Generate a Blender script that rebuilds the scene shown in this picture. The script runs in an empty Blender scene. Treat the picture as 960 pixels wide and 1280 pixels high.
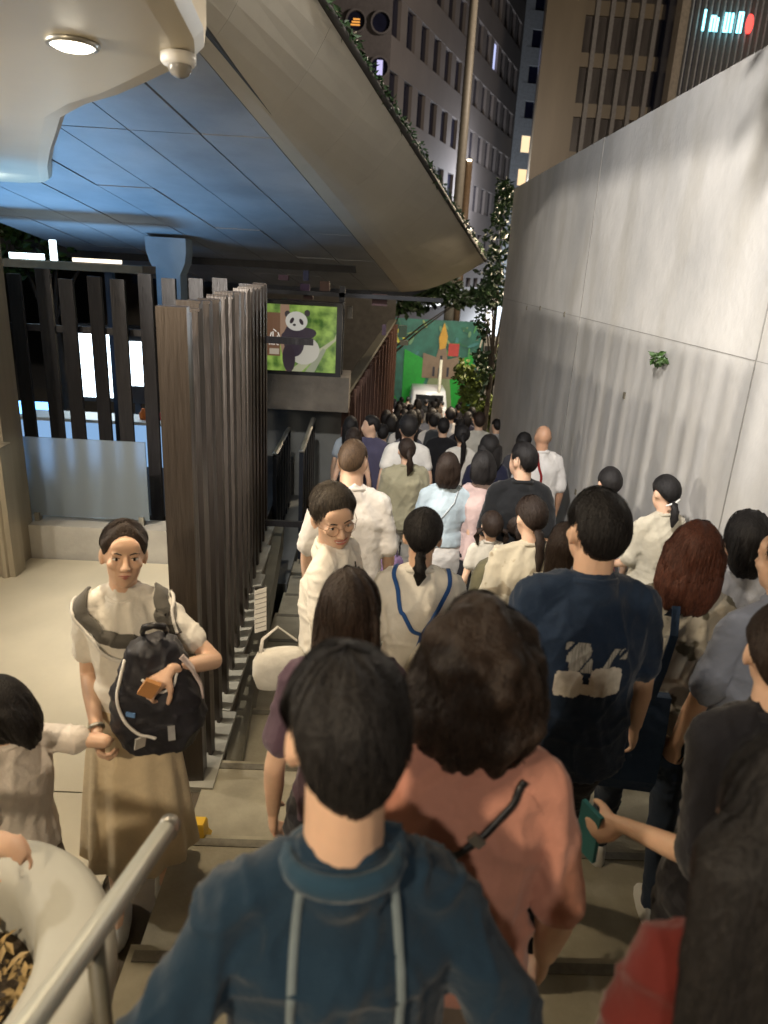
import bpy, bmesh, math, random
import numpy as np
from math import sin, cos, pi, radians, sqrt
from mathutils import Vector, Matrix, noise
from mathutils.bvhtree import BVHTree

random.seed(7)
SC = bpy.context.scene
COL = SC.collection

# ------------------------------------------------------------------ camera
cam = bpy.data.cameras.new('camera')
camo = bpy.data.objects.new('camera', cam); COL.objects.link(camo)
_p, _y, _r = radians(19.0), radians(1.6), radians(3.2)
_d = Vector((sin(_y) * cos(_p), cos(_y) * cos(_p), -sin(_p)))
_R = Vector((cos(_y), -sin(_y), 0)); _U = _R.cross(_d)
_r1 = _R * cos(_r) + _U * sin(_r); _u1 = _U * cos(_r) - _R * sin(_r)
camo.matrix_world = Matrix(((_r1.x, _u1.x, -_d.x, 0), (_r1.y, _u1.y, -_d.y, 0), (_r1.z, _u1.z, -_d.z, 2.0), (0, 0, 0, 1)))
cam.sensor_fit = 'AUTO'; cam.sensor_width = 36.0; cam.lens = 24.95
cam.clip_start = 0.05; cam.clip_end = 5000
cam.dof.use_dof = True; cam.dof.focus_distance = 4.0; cam.dof.aperture_fstop = 24.95 / 8.5
SC.camera = camo

# ------------------------------------------------------------------ world, sun, exposure
world = bpy.data.worlds.new('World'); SC.world = world; world.use_nodes = True
wn = world.node_tree.nodes; wl = world.node_tree.links
sky = wn.new('ShaderNodeTexSky'); sky.sky_type = 'NISHITA'; sky.sun_disc = False
sky.sun_elevation = radians(1.0); sky.sun_rotation = radians(200)
wl.new(sky.outputs[0], wn['Background'].inputs[0]); wn['Background'].inputs[1].default_value = 0.005
sun = bpy.data.lights.new('sun', 'SUN'); sun.energy = 0.004; sun.angle = radians(0.5); sun.color = (1, .95, .88)
suno = bpy.data.objects.new('sun', sun); COL.objects.link(suno)
suno.rotation_euler = (radians(60), 0, radians(-20))
SC.view_settings.view_transform = 'Standard'; SC.view_settings.look = 'None'
SC.view_settings.exposure = -0.12; SC.view_settings.gamma = 1.0
SC.view_settings.use_curve_mapping = False
try:
    SC.cycles.max_bounces = 6; SC.cycles.diffuse_bounces = 3; SC.cycles.glossy_bounces = 3
    SC.cycles.transmission_bounces = 6; SC.cycles.sample_clamp_indirect = 6.0
except Exception: pass

def lamp(name, kind, loc, power, color, size=.1, aim=None, angle=None, blend=.6):
    l = bpy.data.lights.new(name, kind); l.energy = power; l.color = color
    if kind == 'AREA': l.size = size
    else: l.shadow_soft_size = size
    if kind == 'SPOT': l.spot_size = radians(angle or 120); l.spot_blend = blend
    o = bpy.data.objects.new(name, l); COL.objects.link(o); o.location = loc
    if aim is not None:
        o.rotation_euler = (Vector(aim) - Vector(loc)).to_track_quat('-Z', 'Y').to_euler()
    return o
WARM = (1.0, .80, .55); NEUT = (1.0, .90, .76); BLUE = (.22, .54, 1.0)
#LIGHTS_BEGIN
lamp('platform_wall_lamp', 'POINT', (-2.9, 2.45, 2.02), 125, NEUT, .05)
lamp('kerb_fill_spot', 'SPOT', (-3.2, 3.5, 2.35), 700, NEUT, .04, (-.50, 4.9, .1), 80, 1.0)  # spot added so light through the slats stripes the kerb
lamp('platform_far_lamp', 'SPOT', (-6.2, 1.0, 2.2), 2900, (1, .93, .84), .14, (2.05, 5.8, 2.45), 44, .8)
lamp('canopy_downlight_lamp', 'SPOT', (-.86, 2.315, 2.52), 130, WARM, .05, (-.86, 2.315, 0), 140)
lamp('canopy_downlight_lamp', 'SPOT', (-1.3, -.9, 2.50), 230, WARM, .08, (.2, 3.0, 0), 150)
lamp('wall_fill_spot', 'SPOT', (-.7, 1.4, 4.9), 1900, (1, .95, .90), .12, (1.9, 6.2, 1.6), 78, .8)  # added fill for the right wall and mid crowd, no fixture on the bridge
lamp('rear_fill_spot', 'SPOT', (-.2, -4.8, 4.5), 500, NEUT, .20, (1.8, 6.0, 1.0), 100)  # overhead fill added behind the viewer, grazing the wall
lamp('billboard_glow', 'SPOT', (-3.9, 8.0, -.3), 620, BLUE, .5, (-3.2, 7.2, 3), 116, 1.0)
lamp('stair_fill_spot', 'SPOT', (2.3, 12.1, 3.5), 1300, WARM, .12, (.6, 9.0, -1), 120, .8)  # fill added to lift the dim crowd lower down the stairs
lamp('mural_fill', 'AREA', (3.2, 28.5, -.2), 620, (1, .92, .8), 2.5, (3.2, 38, -3))  # area fill added to brighten the mural, no shopfront stands here
lamp('crowd_fill', 'POINT', (4.6, 15.0, 3.0), 1800, WARM, .15)  # unseen fill added for the far crowd, hidden behind the wall
lamp('tower_fill', 'POINT', (14, 30, 14), 11500, (1, .86, .72), 1.0)  # unseen fill added to brighten the tower facades
lamp('tower_fill', 'POINT', (9, 61, 8), 3200, (.85, .9, 1), 1.0)  # second added fill, for the glass tower
lamp('tower_fill', 'POINT', (12.8, 74, -4), 9000, (.85, .92, 1), .6)  # third added fill, kept low out of sight between the towers
#LIGHTS_END

# ------------------------------------------------------------------ materials
def nt(name):
    m = bpy.data.materials.new(name); m.use_nodes = True
    return m, m.node_tree.nodes, m.node_tree.links, m.node_tree.nodes['Principled BSDF']
def mix_col(n, l, fac, a, b):
    x = n.new('ShaderNodeMix'); x.data_type = 'RGBA'
    x.inputs[6].default_value = (*a, 1); x.inputs[7].default_value = (*b, 1)
    l.new(fac, x.inputs[0]); return x.outputs[2]
def mat(name, col, rough=.6, metal=0.0, var=.25, scale=6.0, bump=0.0, bscale=60.0, stretch=(1, 1, 1), sheen=0.0, sss=0.0, coat=0.0, spec=.5, dark=None, weave=False):
    m, n, l, b = nt(name)
    tc = n.new('ShaderNodeTexCoord'); mp = n.new('ShaderNodeMapping'); mp.inputs['Scale'].default_value = stretch
    l.new(tc.outputs['Object'], mp.inputs[0])
    ns = n.new('ShaderNodeTexNoise'); ns.inputs['Scale'].default_value = scale; ns.inputs['Detail'].default_value = 6
    ns.inputs['Roughness'].default_value = .6; l.new(mp.outputs[0], ns.inputs[0])
    cr = n.new('ShaderNodeMapRange'); cr.inputs[1].default_value = .3; cr.inputs[2].default_value = .7
    l.new(ns.outputs[0], cr.inputs[0])
    a = dark if dark else tuple(c * (1 - var) for c in col); bb = tuple(min(1, c * (1 + var * .6)) for c in col)
    l.new(mix_col(n, l, cr.outputs[0], a, bb), b.inputs['Base Color'])
    b.inputs['Roughness'].default_value = rough; b.inputs['Metallic'].default_value = metal
    b.inputs['Specular IOR Level'].default_value = spec
    if sheen: b.inputs['Sheen Weight'].default_value = sheen
    if coat: b.inputs['Coat Weight'].default_value = coat
    if sss:
        b.inputs['Subsurface Weight'].default_value = sss; b.inputs['Subsurface Radius'].default_value = (.012, .005, .003)
        b.inputs['Subsurface Scale'].default_value = 1.0
    if bump:
        n2 = n.new('ShaderNodeTexNoise'); n2.inputs['Scale'].default_value = bscale; n2.inputs['Detail'].default_value = 4
        l.new(mp.outputs[0], n2.inputs[0])
        bp = n.new('ShaderNodeBump'); bp.inputs['Strength'].default_value = bump; bp.inputs['Distance'].default_value = .01
        l.new(n2.outputs[0], bp.inputs['Height']); l.new(bp.outputs[0], b.inputs['Normal'])
    return m
_mc = {}
def cloth(col, rough=.88, pattern=None, col2=None):
    k = (col, pattern, col2)
    if k in _mc: return _mc[k]
    m = mat('cloth', col, rough, var=.12, scale=9, bump=.5, bscale=30, sheen=.15, spec=.2)
    n, l = m.node_tree.nodes, m.node_tree.links; b = n['Principled BSDF']
    if pattern:
        tc = n.new('ShaderNodeTexCoord')
        if pattern == 'floral':
            v = n.new('ShaderNodeTexNoise'); v.inputs['Scale'].default_value = 11; v.inputs['Detail'].default_value = 3
            l.new(tc.outputs['Object'], v.inputs[0])
            r = n.new('ShaderNodeMapRange'); r.inputs[1].default_value = .57; r.inputs[2].default_value = .62; l.new(v.outputs[0], r.inputs[0])
            l.new(mix_col(n, l, r.outputs[0], col, col2), b.inputs['Base Color'])
        if pattern == 'stripe':
            w = n.new('ShaderNodeTexWave'); w.inputs['Scale'].default_value = 16; w.inputs['Distortion'].default_value = 1.0
            w.bands_direction = 'X'; l.new(tc.outputs['Object'], w.inputs[0])
            r = n.new('ShaderNodeMapRange'); r.inputs[1].default_value = .62; r.inputs[2].default_value = .72; l.new(w.outputs[0], r.inputs[0])
            l.new(mix_col(n, l, r.outputs[0], col, col2), b.inputs['Base Color'])
        if pattern == 'split':
            s = n.new('ShaderNodeSeparateXYZ'); l.new(tc.outputs['Object'], s.inputs[0])
            r = n.new('ShaderNodeMapRange'); r.inputs[1].default_value = -.02; r.inputs[2].default_value = .0; l.new(s.outputs[0], r.inputs[0])
            l.new(mix_col(n, l, r.outputs[0], col, col2), b.inputs['Base Color'])
    _mc[k] = m; return m
SKIN = mat('skin', (.66, .43, .30), .48, var=.10, scale=14, bump=.05, bscale=90, sss=.12)
SKIN2 = mat('skin_tan', (.50, .285, .18), .5, var=.10, scale=14, bump=.05, bscale=90, sss=.12)
def hairmat(name, c, c2, r=.55):
    return mat(name, c2, r, var=.2, scale=40, dark=c, stretch=(6, 6, 1), bump=.5, bscale=34, spec=.28)
HBLK = hairmat('hair_black', (.006, .0055, .006), (.016, .014, .014))
HBRN = hairmat('hair_brown', (.012, .007, .005), (.032, .020, .014))
HRED = hairmat('hair_auburn', (.035, .012, .008), (.11, .038, .022))
HGRY = hairmat('hair_greying', (.015, .012, .010), (.085, .070, .055))
HCRP = hairmat('hair_cropped', (.035, .022, .014), (.09, .055, .03), .6)
METAL = mat('brushed_metal', (.42, .41, .37), .38, .85, var=.15, scale=20, stretch=(1, 1, .1), bump=.05)
BLACK = mat('black_plastic', (.012, .012, .014), .45, var=.3)
WHITEP = mat('white_plastic', (.75, .74, .70), .45, var=.05)

def emit(name, col, s):
    m, n, l, b = nt(name)
    b.inputs['Base Color'].default_value = (*[c * .2 for c in col], 1)
    b.inputs['Emission Color'].default_value = (*col, 1); b.inputs['Emission Strength'].default_value = s
    return m

# ------------------------------------------------------------------ mesh helpers
class MB:
    def __init__(s): s.v = []; s.f = []
    def add(s, vs, fs):
        o = len(s.v); s.v += [tuple(v) for v in vs]; s.f += [tuple(i + o for i in f) for f in fs]; return s
    def box(s, x0, y0, z0, x1, y1, z1, M=None):
        vs = [Vector(p) for p in ((x0, y0, z0), (x1, y0, z0), (x1, y1, z0), (x0, y1, z0), (x0, y0, z1), (x1, y0, z1), (x1, y1, z1), (x0, y1, z1))]
        if M: vs = [M @ v for v in vs]
        return s.add(vs, [(0, 3, 2, 1), (4, 5, 6, 7), (0, 1, 5, 4), (1, 2, 6, 5), (2, 3, 7, 6), (3, 0, 4, 7)])
    def loft(s, rings, cap=True):
        """rings: list of lists of points, equal length"""
        n = len(rings[0]); vs = [p for r in rings for p in r]; fs = []
        for i in range(len(rings) - 1):
            for j in range(n):
                k = (j + 1) % n; fs.append((i * n + j, i * n + k, (i + 1) * n + k, (i + 1) * n + j))
        if cap:
            fs.append(tuple(reversed(range(n)))); fs.append(tuple(range((len(rings) - 1) * n, len(rings) * n)))
        return s.add(vs, fs)
    def tube(s, pts, rad, n=10, flat=None):
        """round tube, rad per point (scalar or (a,b)); ends rounded by a small cap ring"""
        pts = [Vector(p) for p in pts]
        if not hasattr(rad, '__len__'): rad = [rad] * len(pts)
        t0 = (pts[1] - pts[0]).normalized()
        up = Vector(flat) if flat else (Vector((0, 0, 1)) if abs(t0.z) < .9 else Vector((0, 1, 0)))
        rings = []
        for i, p in enumerate(pts):
            a = pts[max(i - 1, 0)]; b = pts[min(i + 1, len(pts) - 1)]; t = (b - a).normalized()
            u = (up - t * up.dot(t)).normalized(); w = t.cross(u)
            r = rad[i]; ra, rb = (r if hasattr(r, '__len__') else (r, r))
            ring = lambda c, k: [c + w * (cos(2 * pi * j / n) * ra * k) + u * (sin(2 * pi * j / n) * rb * k) for j in range(n)]
            m = min(ra, rb)
            if i == 0: rings.append(ring(p - t * m * .75, .45)); rings.append(ring(p - t * m * .4, .82))
            rings.append(ring(p, 1))
            if i == len(pts) - 1: rings.append(ring(p + t * m * .4, .82)); rings.append(ring(p + t * m * .75, .45))
        return s.loft(rings)
    def pipe(s, pts, r, n=8):
        pts = [Vector(p) for p in pts]; rings = []
        for i, p in enumerate(pts):
            a = pts[max(i - 1, 0)]; b = pts[min(i + 1, len(pts) - 1)]; t = (b - a).normalized()
            up = Vector((0, 0, 1)) if abs(t.z) < .9 else Vector((0, 1, 0))
            u = (up - t * up.dot(t)).normalized(); w = t.cross(u)
            rr = r[i] if hasattr(r, '__len__') else r
            rings.append([p + w * (cos(2 * pi * j / n) * rr) + u * (sin(2 * pi * j / n) * rr) for j in range(n)])
        return s.loft(rings)
    def ell(s, c, r, seg=12, rings=8, M=None):
        c = Vector(c); R = []
        for i in range(1, rings):
            a = -pi / 2 + pi * i / rings
            ring = [Vector((cos(2 * pi * j / seg) * cos(a) * r[0], sin(2 * pi * j / seg) * cos(a) * r[1], sin(a) * r[2])) for j in range(seg)]
            R.append([(M @ v if M else v) + c for v in ring])
        return s.loft(R)
    def ribbon(s, pts, nrm, w, t=0.0):
        """flat ribbon; with t it gets a thickness"""
        L = []; pts = [Vector(p) for p in pts]
        for i, p in enumerate(pts):
            a = pts[max(i - 1, 0)]; b = pts[min(i + 1, len(pts) - 1)]; tn = (b - a).normalized()
            nn = Vector(nrm[i]) if isinstance(nrm, list) else Vector(nrm)
            sd = tn.cross(nn).normalized() * w * .5; L.append((p, sd, nn.normalized()))
        if t <= 0:
            vs = []
            for p, sd, nn in L: vs += [p - sd, p + sd]
            return s.add(vs, [(2 * i, 2 * i + 1, 2 * i + 3, 2 * i + 2) for i in range(len(L) - 1)])
        return s.loft([[p - sd, p + sd, p + sd * .96 + nn * t, p - sd * .96 + nn * t] for p, sd, nn in L])
    def xf(s, M): s.v = [tuple(M @ Vector(v)) for v in s.v]; return s
    def mesh(s, name):
        m = bpy.data.meshes.new(name); m.from_pydata(s.v, [], s.f); m.update(); return m

def link(name, mesh, m, parent=None, smooth=False):
    o = bpy.data.objects.new(name, mesh); COL.objects.link(o)
    if m is not None and not mesh.materials: mesh.materials.append(m)
    if parent is not None: o.parent = parent
    if smooth: mesh.shade_smooth()
    return o
def obj(name, mb, m, parent=None, smooth=False): return link(name, mb.mesh(name), m, parent, smooth)
def tag(o, label=None, cat=None, group=None, kind=None):
    if label: o['label'] = label
    if cat: o['category'] = cat
    if group: o['group'] = group
    if kind: o['kind'] = kind
    return o
def empty(name, loc=(0, 0, 0), rz=0.0, label=None, cat=None, group=None, kind=None):
    o = bpy.data.objects.new(name, None); COL.objects.link(o); o.location = loc; o.rotation_euler = (0, 0, rz); o.empty_display_size = .1
    return tag(o, label, cat, group, kind)

TS = bpy.data.scenes.new('scratch')
def fuse(mb, voxel, it=3):
    """union of overlapping shapes as one continuous skin -> MB-like (verts ndarray, faces)"""
    me = mb.mesh('fuse'); o = bpy.data.objects.new('fuse', me); TS.collection.objects.link(o)
    r = o.modifiers.new('r', 'REMESH'); r.mode = 'VOXEL'; r.voxel_size = voxel; r.use_smooth_shade = True
    sm = o.modifiers.new('s', 'SMOOTH'); sm.factor = .5; sm.iterations = it
    vl = TS.view_layers[0]; vl.update(); dg = vl.depsgraph
    out = bpy.data.meshes.new_from_object(o.evaluated_get(dg), depsgraph=dg)
    bpy.data.objects.remove(o); bpy.data.meshes.remove(me)
    return out
def coords(me):
    a = np.empty(len(me.vertices) * 3, 'f'); me.vertices.foreach_get('co', a); return a.reshape(-1, 3)
def setco(me, a): me.vertices.foreach_set('co', a.astype('f').ravel()); me.update()
def normals(me):
    a = np.empty(len(me.vertices) * 3, 'f'); me.vertex_normals.foreach_get('vector', a); return a.reshape(-1, 3)
def folds(me, amp, seed, sx=5.0, sz=3.0):
    """cloth folds: warped ridged noise running down the drape, sharper creases on top"""
    co = coords(me); nr = normals(me); sd = seed * 7.31
    for i in range(len(co)):
        x, y, z = co[i]
        w = noise.noise((x * 3 + sd, y * 3, z * 2.2)); w2 = noise.noise((x * 2.1, y * 2.1 + sd, z * 3.1 + 9))
        a = noise.noise((x * sx * .9 + w * 2.0, y * sx * .9 + sd, z * sz * .8 + w * 2.2 + abs(x) * 5))
        b = noise.noise((x * sx * 1.9 + sd + w2 * 1.5, y * sx * 1.9, z * sz * 1.6 + abs(x) * 8 + w * 3))
        c = noise.noise((x * sx * 1.1 + z * sz * 1.6 + sd, y * 4, z * sz * 1.3 - x * sx * 1.2 + w2 * 2.5))
        r1 = max(0, 1 - abs(a) * 4.0); r2 = max(0, 1 - abs(b) * 4.0); r3 = max(0, 1 - abs(c) * 5.0)
        d = r1 * r1 * .75 + r2 * r2 * .38 + r3 * r3 * .55
        co[i] += nr[i] * (amp * (d - .16))
    setco(me, co)
def bvh_of(me): 
    me.calc_loop_triangles()
    return BVHTree.FromPolygons([v.co.copy() for v in me.vertices], [tuple(t.vertices) for t in me.loop_triangles])
def drape(bvh, pts, w, off=.004, t=.003, n=18, name='strap', m=None, parent=None):
    """a strap laid over a surface"""
    P = [Vector(p) for p in pts]; S = []
    for i in range(n):
        u = i / (n - 1) * (len(P) - 1); k = min(int(u), len(P) - 2); f = u - k
        p0 = P[max(k - 1, 0)]; p1 = P[k]; p2 = P[k + 1]; p3 = P[min(k + 2, len(P) - 1)]
        S.append(.5 * ((2 * p1) + (p2 - p0) * f + (2 * p0 - 5 * p1 + 4 * p2 - p3) * f * f + (3 * p1 - p0 - 3 * p2 + p3) * f ** 3))
    Q = []; N = []
    for p in S:
        h = bvh.find_nearest(p)
        if h[0] is None: continue
        Q.append(h[0] + h[1] * off); N.append(h[1])
    for _ in range(3):
        N = [N[0]] + [((N[i - 1] + N[i] * 2 + N[i + 1]) / 4).normalized() for i in range(1, len(N) - 1)] + [N[-1]]
        Q = [Q[0]] + [(Q[i - 1] + Q[i] * 4 + Q[i + 1]) / 6 for i in range(1, len(Q) - 1)] + [Q[-1]]
    mb = MB(); mb.ribbon(Q, N, w, t); return obj(name, mb, m, parent, True)
def decal(bvh, x0, x1, z0, z1, mask, name, m, parent, step=.004, off=.003, side=-1):
    """flat print on the back (side=-1) or front of a garment"""
    nx = int((x1 - x0) / step); nz = int((z1 - z0) / step); idx = {}; mb = MB()
    def vert(i, j):
        if (i, j) in idx: return idx[i, j]
        x = x0 + i * step; z = z0 + j * step
        h = bvh.ray_cast(Vector((x, side * .6, z)), Vector((0, -side, 0)))
        if h[0] is None: idx[i, j] = None; return None
        mb.v.append(tuple(h[0] + Vector((0, side * off, 0)))); idx[i, j] = len(mb.v) - 1; return idx[i, j]
    for i in range(nx):
        for j in range(nz):
            if mask(x0 + (i + .5) * step, z0 + (j + .5) * step):
                q = [vert(i, j), vert(i + 1, j), vert(i + 1, j + 1), vert(i, j + 1)]
                if None not in q: mb.f.append(tuple(q))
    return obj(name, mb, m, parent, True)

def backstrap(p, pts, w, name, m, n=28, off=.003, t=.003):
    """strap across the back: pts are (x, z) pairs, laid on the garment by rays from behind"""
    bvx = bvh_of(p['top']); Q, N = [], []; P = [Vector((a, b)) * p['s'] for a, b in pts]
    for i in range(n):
        u = i / (n - 1) * (len(P) - 1); k = min(int(u), len(P) - 2); q = P[k].lerp(P[k + 1], u - k)
        h = bvx.ray_cast(Vector((q.x, -.8, q.y)), Vector((0, 1, 0)))
        if h[0]: Q.append(h[0] + Vector((0, -off, 0))); N.append((h[1] + Vector((0, -1, 0))).normalized())
    for _ in range(2): Q = [Q[0]] + [(Q[i - 1] + Q[i] * 2 + Q[i + 1]) / 4 for i in range(1, len(Q) - 1)] + [Q[-1]]
    mb = MB(); mb.ribbon(Q, N, w, t); return obj(name, mb, m, p['root'], True)

# ------------------------------------------------------------------ people
def ground(y):
    return .05 - .1667 * y if y < 10 else (-1.617 - .155 * (y - 10) if y < 16 else -2.547 - .163 * (y - 16))

def ell_ring(cx, cy, z, rx, ry, n=20, p=2.3):
    R = []
    for j in range(n):
        a = 2 * pi * j / n; c, s_ = cos(a), sin(a)
        R.append(Vector((cx + rx * math.copysign(abs(c) ** (2 / p), c), cy + ry * math.copysign(abs(s_) ** (2 / p), s_), z)))
    return R

def ik(S, W, la, lb, hint):
    S, W = Vector(S), Vector(W); d = W - S; L = d.length
    if L > (la + lb) * .995: W = S + d * ((la + lb) * .995 / L); d = W - S; L = d.length
    a = (la * la - lb * lb + L * L) / (2 * L); h = sqrt(max(la * la - a * a, 0))
    t = d.normalized(); hv = Vector(hint); hv = (hv - t * hv.dot(t)).normalized()
    return S + t * a + hv * h, W

def hand(mb, W, d, palm, side, curl=.5, s=1.0):
    """five-fingered hand; d = where the fingers point, palm = palm normal, side = +1 when the thumb is along d x palm"""
    d = Vector(d).normalized(); pn = Vector(palm); pn = (pn - d * pn.dot(d)).normalized(); lat = d.cross(pn) * side
    c = W + d * .05 * s
    M = Matrix((lat, d, pn)).transposed().to_3x3()
    mb.ell(c, (.041 * s, .052 * s, .017 * s), 12, 8, M)
    mb.ell(W + d * .02 * s, (.031 * s, .035 * s, .018 * s), 10, 7, M)
    for k, (off, L, r, up) in enumerate(((.030, .070, .0092, .088), (.010, .079, .0094, .093), (-.011, .073, .0090, .090), (-.031, .058, .0080, .082))):
        p = W + d * up * s + lat * off * s; q = [p - d * .02 * s, p]; ang = 0; cc = curl * (1 + .12 * k)
        for f in (.42, .32, .26):
            ang += cc * .85; p = p + (d * cos(ang) + pn * sin(ang) + lat * off * 1.2) * L * f * s; q.append(p)
        mb.tube(q, [r * s, r * s, r * .95 * s, r * .86 * s, r * .74 * s], 8)
    p = W + d * .022 * s + lat * .030 * s; q = [p - lat * .012 * s]
    for f, tx in ((.036, .75), (.030, .45), (.024, .2)):
        p = p + (lat * tx + d * .8 + pn * (.25 + curl * .55)).normalized() * f * s; q.append(p)
    mb.tube(q, [.014 * s, .0125 * s, .0105 * s, .0085 * s], 8)

def hairline(az, style):
    a = abs((az + pi) % (2 * pi) - pi)            # 0 = front, pi = back (radians)
    a = math.degrees(a)
    T = {'short': ((0, 36), (42, 34), (60, 22), (72, -4), (84, -8), (96, 12), (108, 8), (122, -28), (150, -52), (180, -58)),
         'vee': ((0, 36), (42, 34), (60, 22), (72, -4), (84, -6), (96, 14), (108, 10), (122, -12), (142, -40), (160, -60), (180, -70)),
         'fringe': ((0, 26), (36, 26), (52, 20), (66, -2), (82, -10), (96, 10), (108, 4), (122, -26), (150, -46), (180, -50)),
         'crop': ((0, 38), (45, 38), (60, 28), (75, 4), (85, 2), (98, 16), (110, 10), (124, -18), (150, -34), (180, -38)),
         'long': ((0, 42), (25, 38), (45, 22), (62, -8), (75, -30), (100, -48), (130, -60), (180, -66)),
         'tied': ((0, 42), (22, 37), (40, 22), (56, 0), (72, -10), (88, -2), (104, -8), (130, -34), (155, -48), (180, -52)),
         'bob': ((0, 30), (30, 26), (46, 8), (58, -30), (75, -55), (100, -66), (130, -72), (180, -74))}[style]
    for (a0, e0), (a1, e1) in zip(T, T[1:]):
        if a <= a1: return radians(e0 + (e1 - e0) * (a - a0) / (a1 - a0))
    return radians(T[-1][1])

HC = Vector((0, -.012, .018)); HR = Vector((.0755, .096, .102))
def hair_pt(az, el, t):
    n = Vector((sin(az) * cos(el), cos(az) * cos(el), sin(el)))
    p = Vector((n.x * HR.x, n.y * HR.y, n.z * HR.z)); nn = Vector((n.x / HR.x, n.y / HR.y, n.z / HR.z)).normalized()
    return HC + p + nn * t

def make_hair(style, thk, seed, lod, length=.34, curly=0.0, tail=None, strands=0, wide=1.0):
    base = {'long': 'long', 'ponytail': 'tied', 'lowtail': 'tied', 'bun': 'tied', 'bob': 'bob', 'curly': 'bob', 'short': 'short', 'vee': 'vee', 'fringe': 'fringe', 'crop': 'crop', 'pigtails': 'tied'}[style]
    na, ne = ((72, 40), (40, 22), (24, 13))[lod]
    mb = MB(); rnd = random.Random(seed)
    def thick(az, el):
        hl = hairline(az, base); u = min(1, max(0, (el - hl) / radians(24))); u = u * u * (3 - 2 * u)
        n = Vector((sin(az) * cos(el), cos(az) * cos(el), sin(el)))
        nz = noise.noise(n * (3.2 + curly * 4) + Vector((seed, 0, 0)))
        streak = noise.noise(Vector((az * 9, el * 1.2, seed)))
        bell = 1.0
        if style in ('bob', 'curly'): bell = 1.0 + .9 * max(0, -sin(el) + .25)
        return thk * u * bell * (1 + (.22 + curly * .5) * nz) + (.0035 + curly * .004) * streak * u
    for i in range(na):
        az = 2 * pi * i / na; hl = hairline(az, base)
        for j in range(ne + 1):
            el = hl + (radians(89.5) - hl) * j / ne
            mb.v.append(tuple(hair_pt(az, el, thick(az, el) - (.010 if j == 0 else 0))))
    for i in range(na):
        k = (i + 1) % na
        for j in range(ne): mb.f.append((i * (ne + 1) + j, k * (ne + 1) + j, k * (ne + 1) + j + 1, i * (ne + 1) + j + 1))
    mb.f.append(tuple(i * (ne + 1) + ne for i in range(na)))
    # fall of long hair, tails
    nr = (28, 16, 10)[lod]
    fused = style in ('long', 'bob', 'curly') and lod < 2
    if fused:
        mb = MB(); mb.ell(HC + Vector((0, -.020, .004)), (HR.x + thk * .95, HR.y + thk * .8 - .006, HR.z + thk), 28, 18)
    if style in ('long', 'bob', 'curly'):
        L = length; K = 14 if lod < 2 else 7; rings = []
        for k in range(K + 1):
            u = k / K; z = .075 - (L + .075) * u
            f0 = min(1, .45 + u * 4.5); rx = f0 * (.080 + thk * .9) * wide * (1.0 + .10 * sin(u * pi)) * (1 if u < .75 else 1 - (u - .75) * 1.1); ry = f0 * (.062 * (1 - .35 * u) + thk * .4) * (1 if u < .8 else 1 - (u - .8) * 2)
            cy = -.040 - .035 * sin(min(1, u * 1.6) * pi / 2)
            r = []
            for j in range(nr):
                a = 2 * pi * j / nr; s_ = 1 + .05 * noise.noise(Vector((a * 4, u * 1.2, seed))) + curly * .10 * noise.noise(Vector((cos(a) * 3, sin(a) * 3 + seed, z * 22)))
                zz = z + (0 if u < .95 else .02 * noise.noise(Vector((a * 5, seed, 0))))
                r.append(Vector((cos(a) * rx * s_, cy + sin(a) * ry * s_, zz)))
            rings.append(r)
        mb.loft(rings)
    def tailtube(pts, rad):
        P = [Vector(p) for p in pts]; m = Matrix.Identity(3)
        b = MB(); b.tube(P, rad, nr); 
        for v in b.v:
            w = Vector(v); w += Vector((noise.noise(w * 30 + Vector((seed, 0, 0))), noise.noise(w * 30), 0)) * .004
            mb.v.append(tuple(w))
        o = len(mb.v) - len(b.v); mb.f += [tuple(i + o for i in f) for f in b.f]
    if style == 'ponytail':
        L = length; tailtube([(0, -.095, .045), (0, -.135, .055), (0, -.160, .01), (.01, -.155, -.08), (.015, -.135, -.08 - L * .5), (.0, -.12, -.08 - L)], [.018, .026, .034, .036, .030, .008])
    if style == 'lowtail':
        L = length; tailtube([(0, -.085, -.055), (0, -.118, -.070), (0, -.125, -.11), (.005, -.118, -.11 - L * .5), (.0, -.11, -.11 - L)], [.020, .024, .030, .028, .010])
    if style == 'bun':
        b = MB(); b.ell((0, -.105, .055), (.040, .034, .038), nr, 10)
        o = len(mb.v)
        for v in b.v:
            w = Vector(v); mb.v.append(tuple(w + (w - Vector((0, -.105, .055))) * .18 * noise.noise(w * 40 + Vector((seed, 0, 0)))))
        mb.f += [tuple(i + o for i in f) for f in b.f]
    if style == 'pigtails':
        for sx in (-1, 1): tailtube([(sx * .07, -.05, .0), (sx * .105, -.06, -.01), (sx * .115, -.055, -.06), (sx * .10, -.05, -.13)], [.014, .022, .024, .008])
    if fused:
        fm_ = fuse(mb, .0075 if lod == 0 else .011, 6); co = coords(fm_); nn_ = normals(fm_)
        for i in range(len(co)):
            x, y, z = co[i]; a = math.atan2(y + .03, x)
            k1 = noise.noise((a * 3.2 + seed, z * 3, 1.0)); k2 = noise.noise((a * 11, z * 5 + seed, 2.0)); k3 = noise.noise((x * 26 + seed, y * 26, z * 26))
            co[i] += nn_[i] * (.0075 * k1 + .004 * k2 + curly * .020 * k3 + curly * .034 * noise.noise((x * 15, y * 15 + seed, z * 15)) + curly * .02)
            if z < -.02: co[i][2] += .018 * k2 * min(1, (-z) * 6)
        setco(fm_, co); o_ = len(mb.v)
        mb = MB(); mb.v = [tuple(v) for v in co]; mb.f = [tuple(q.vertices) for q in fm_.polygons]; SB = BVHTree.FromPolygons([Vector(v) for v in co], mb.f); bpy.data.meshes.remove(fm_)
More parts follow.
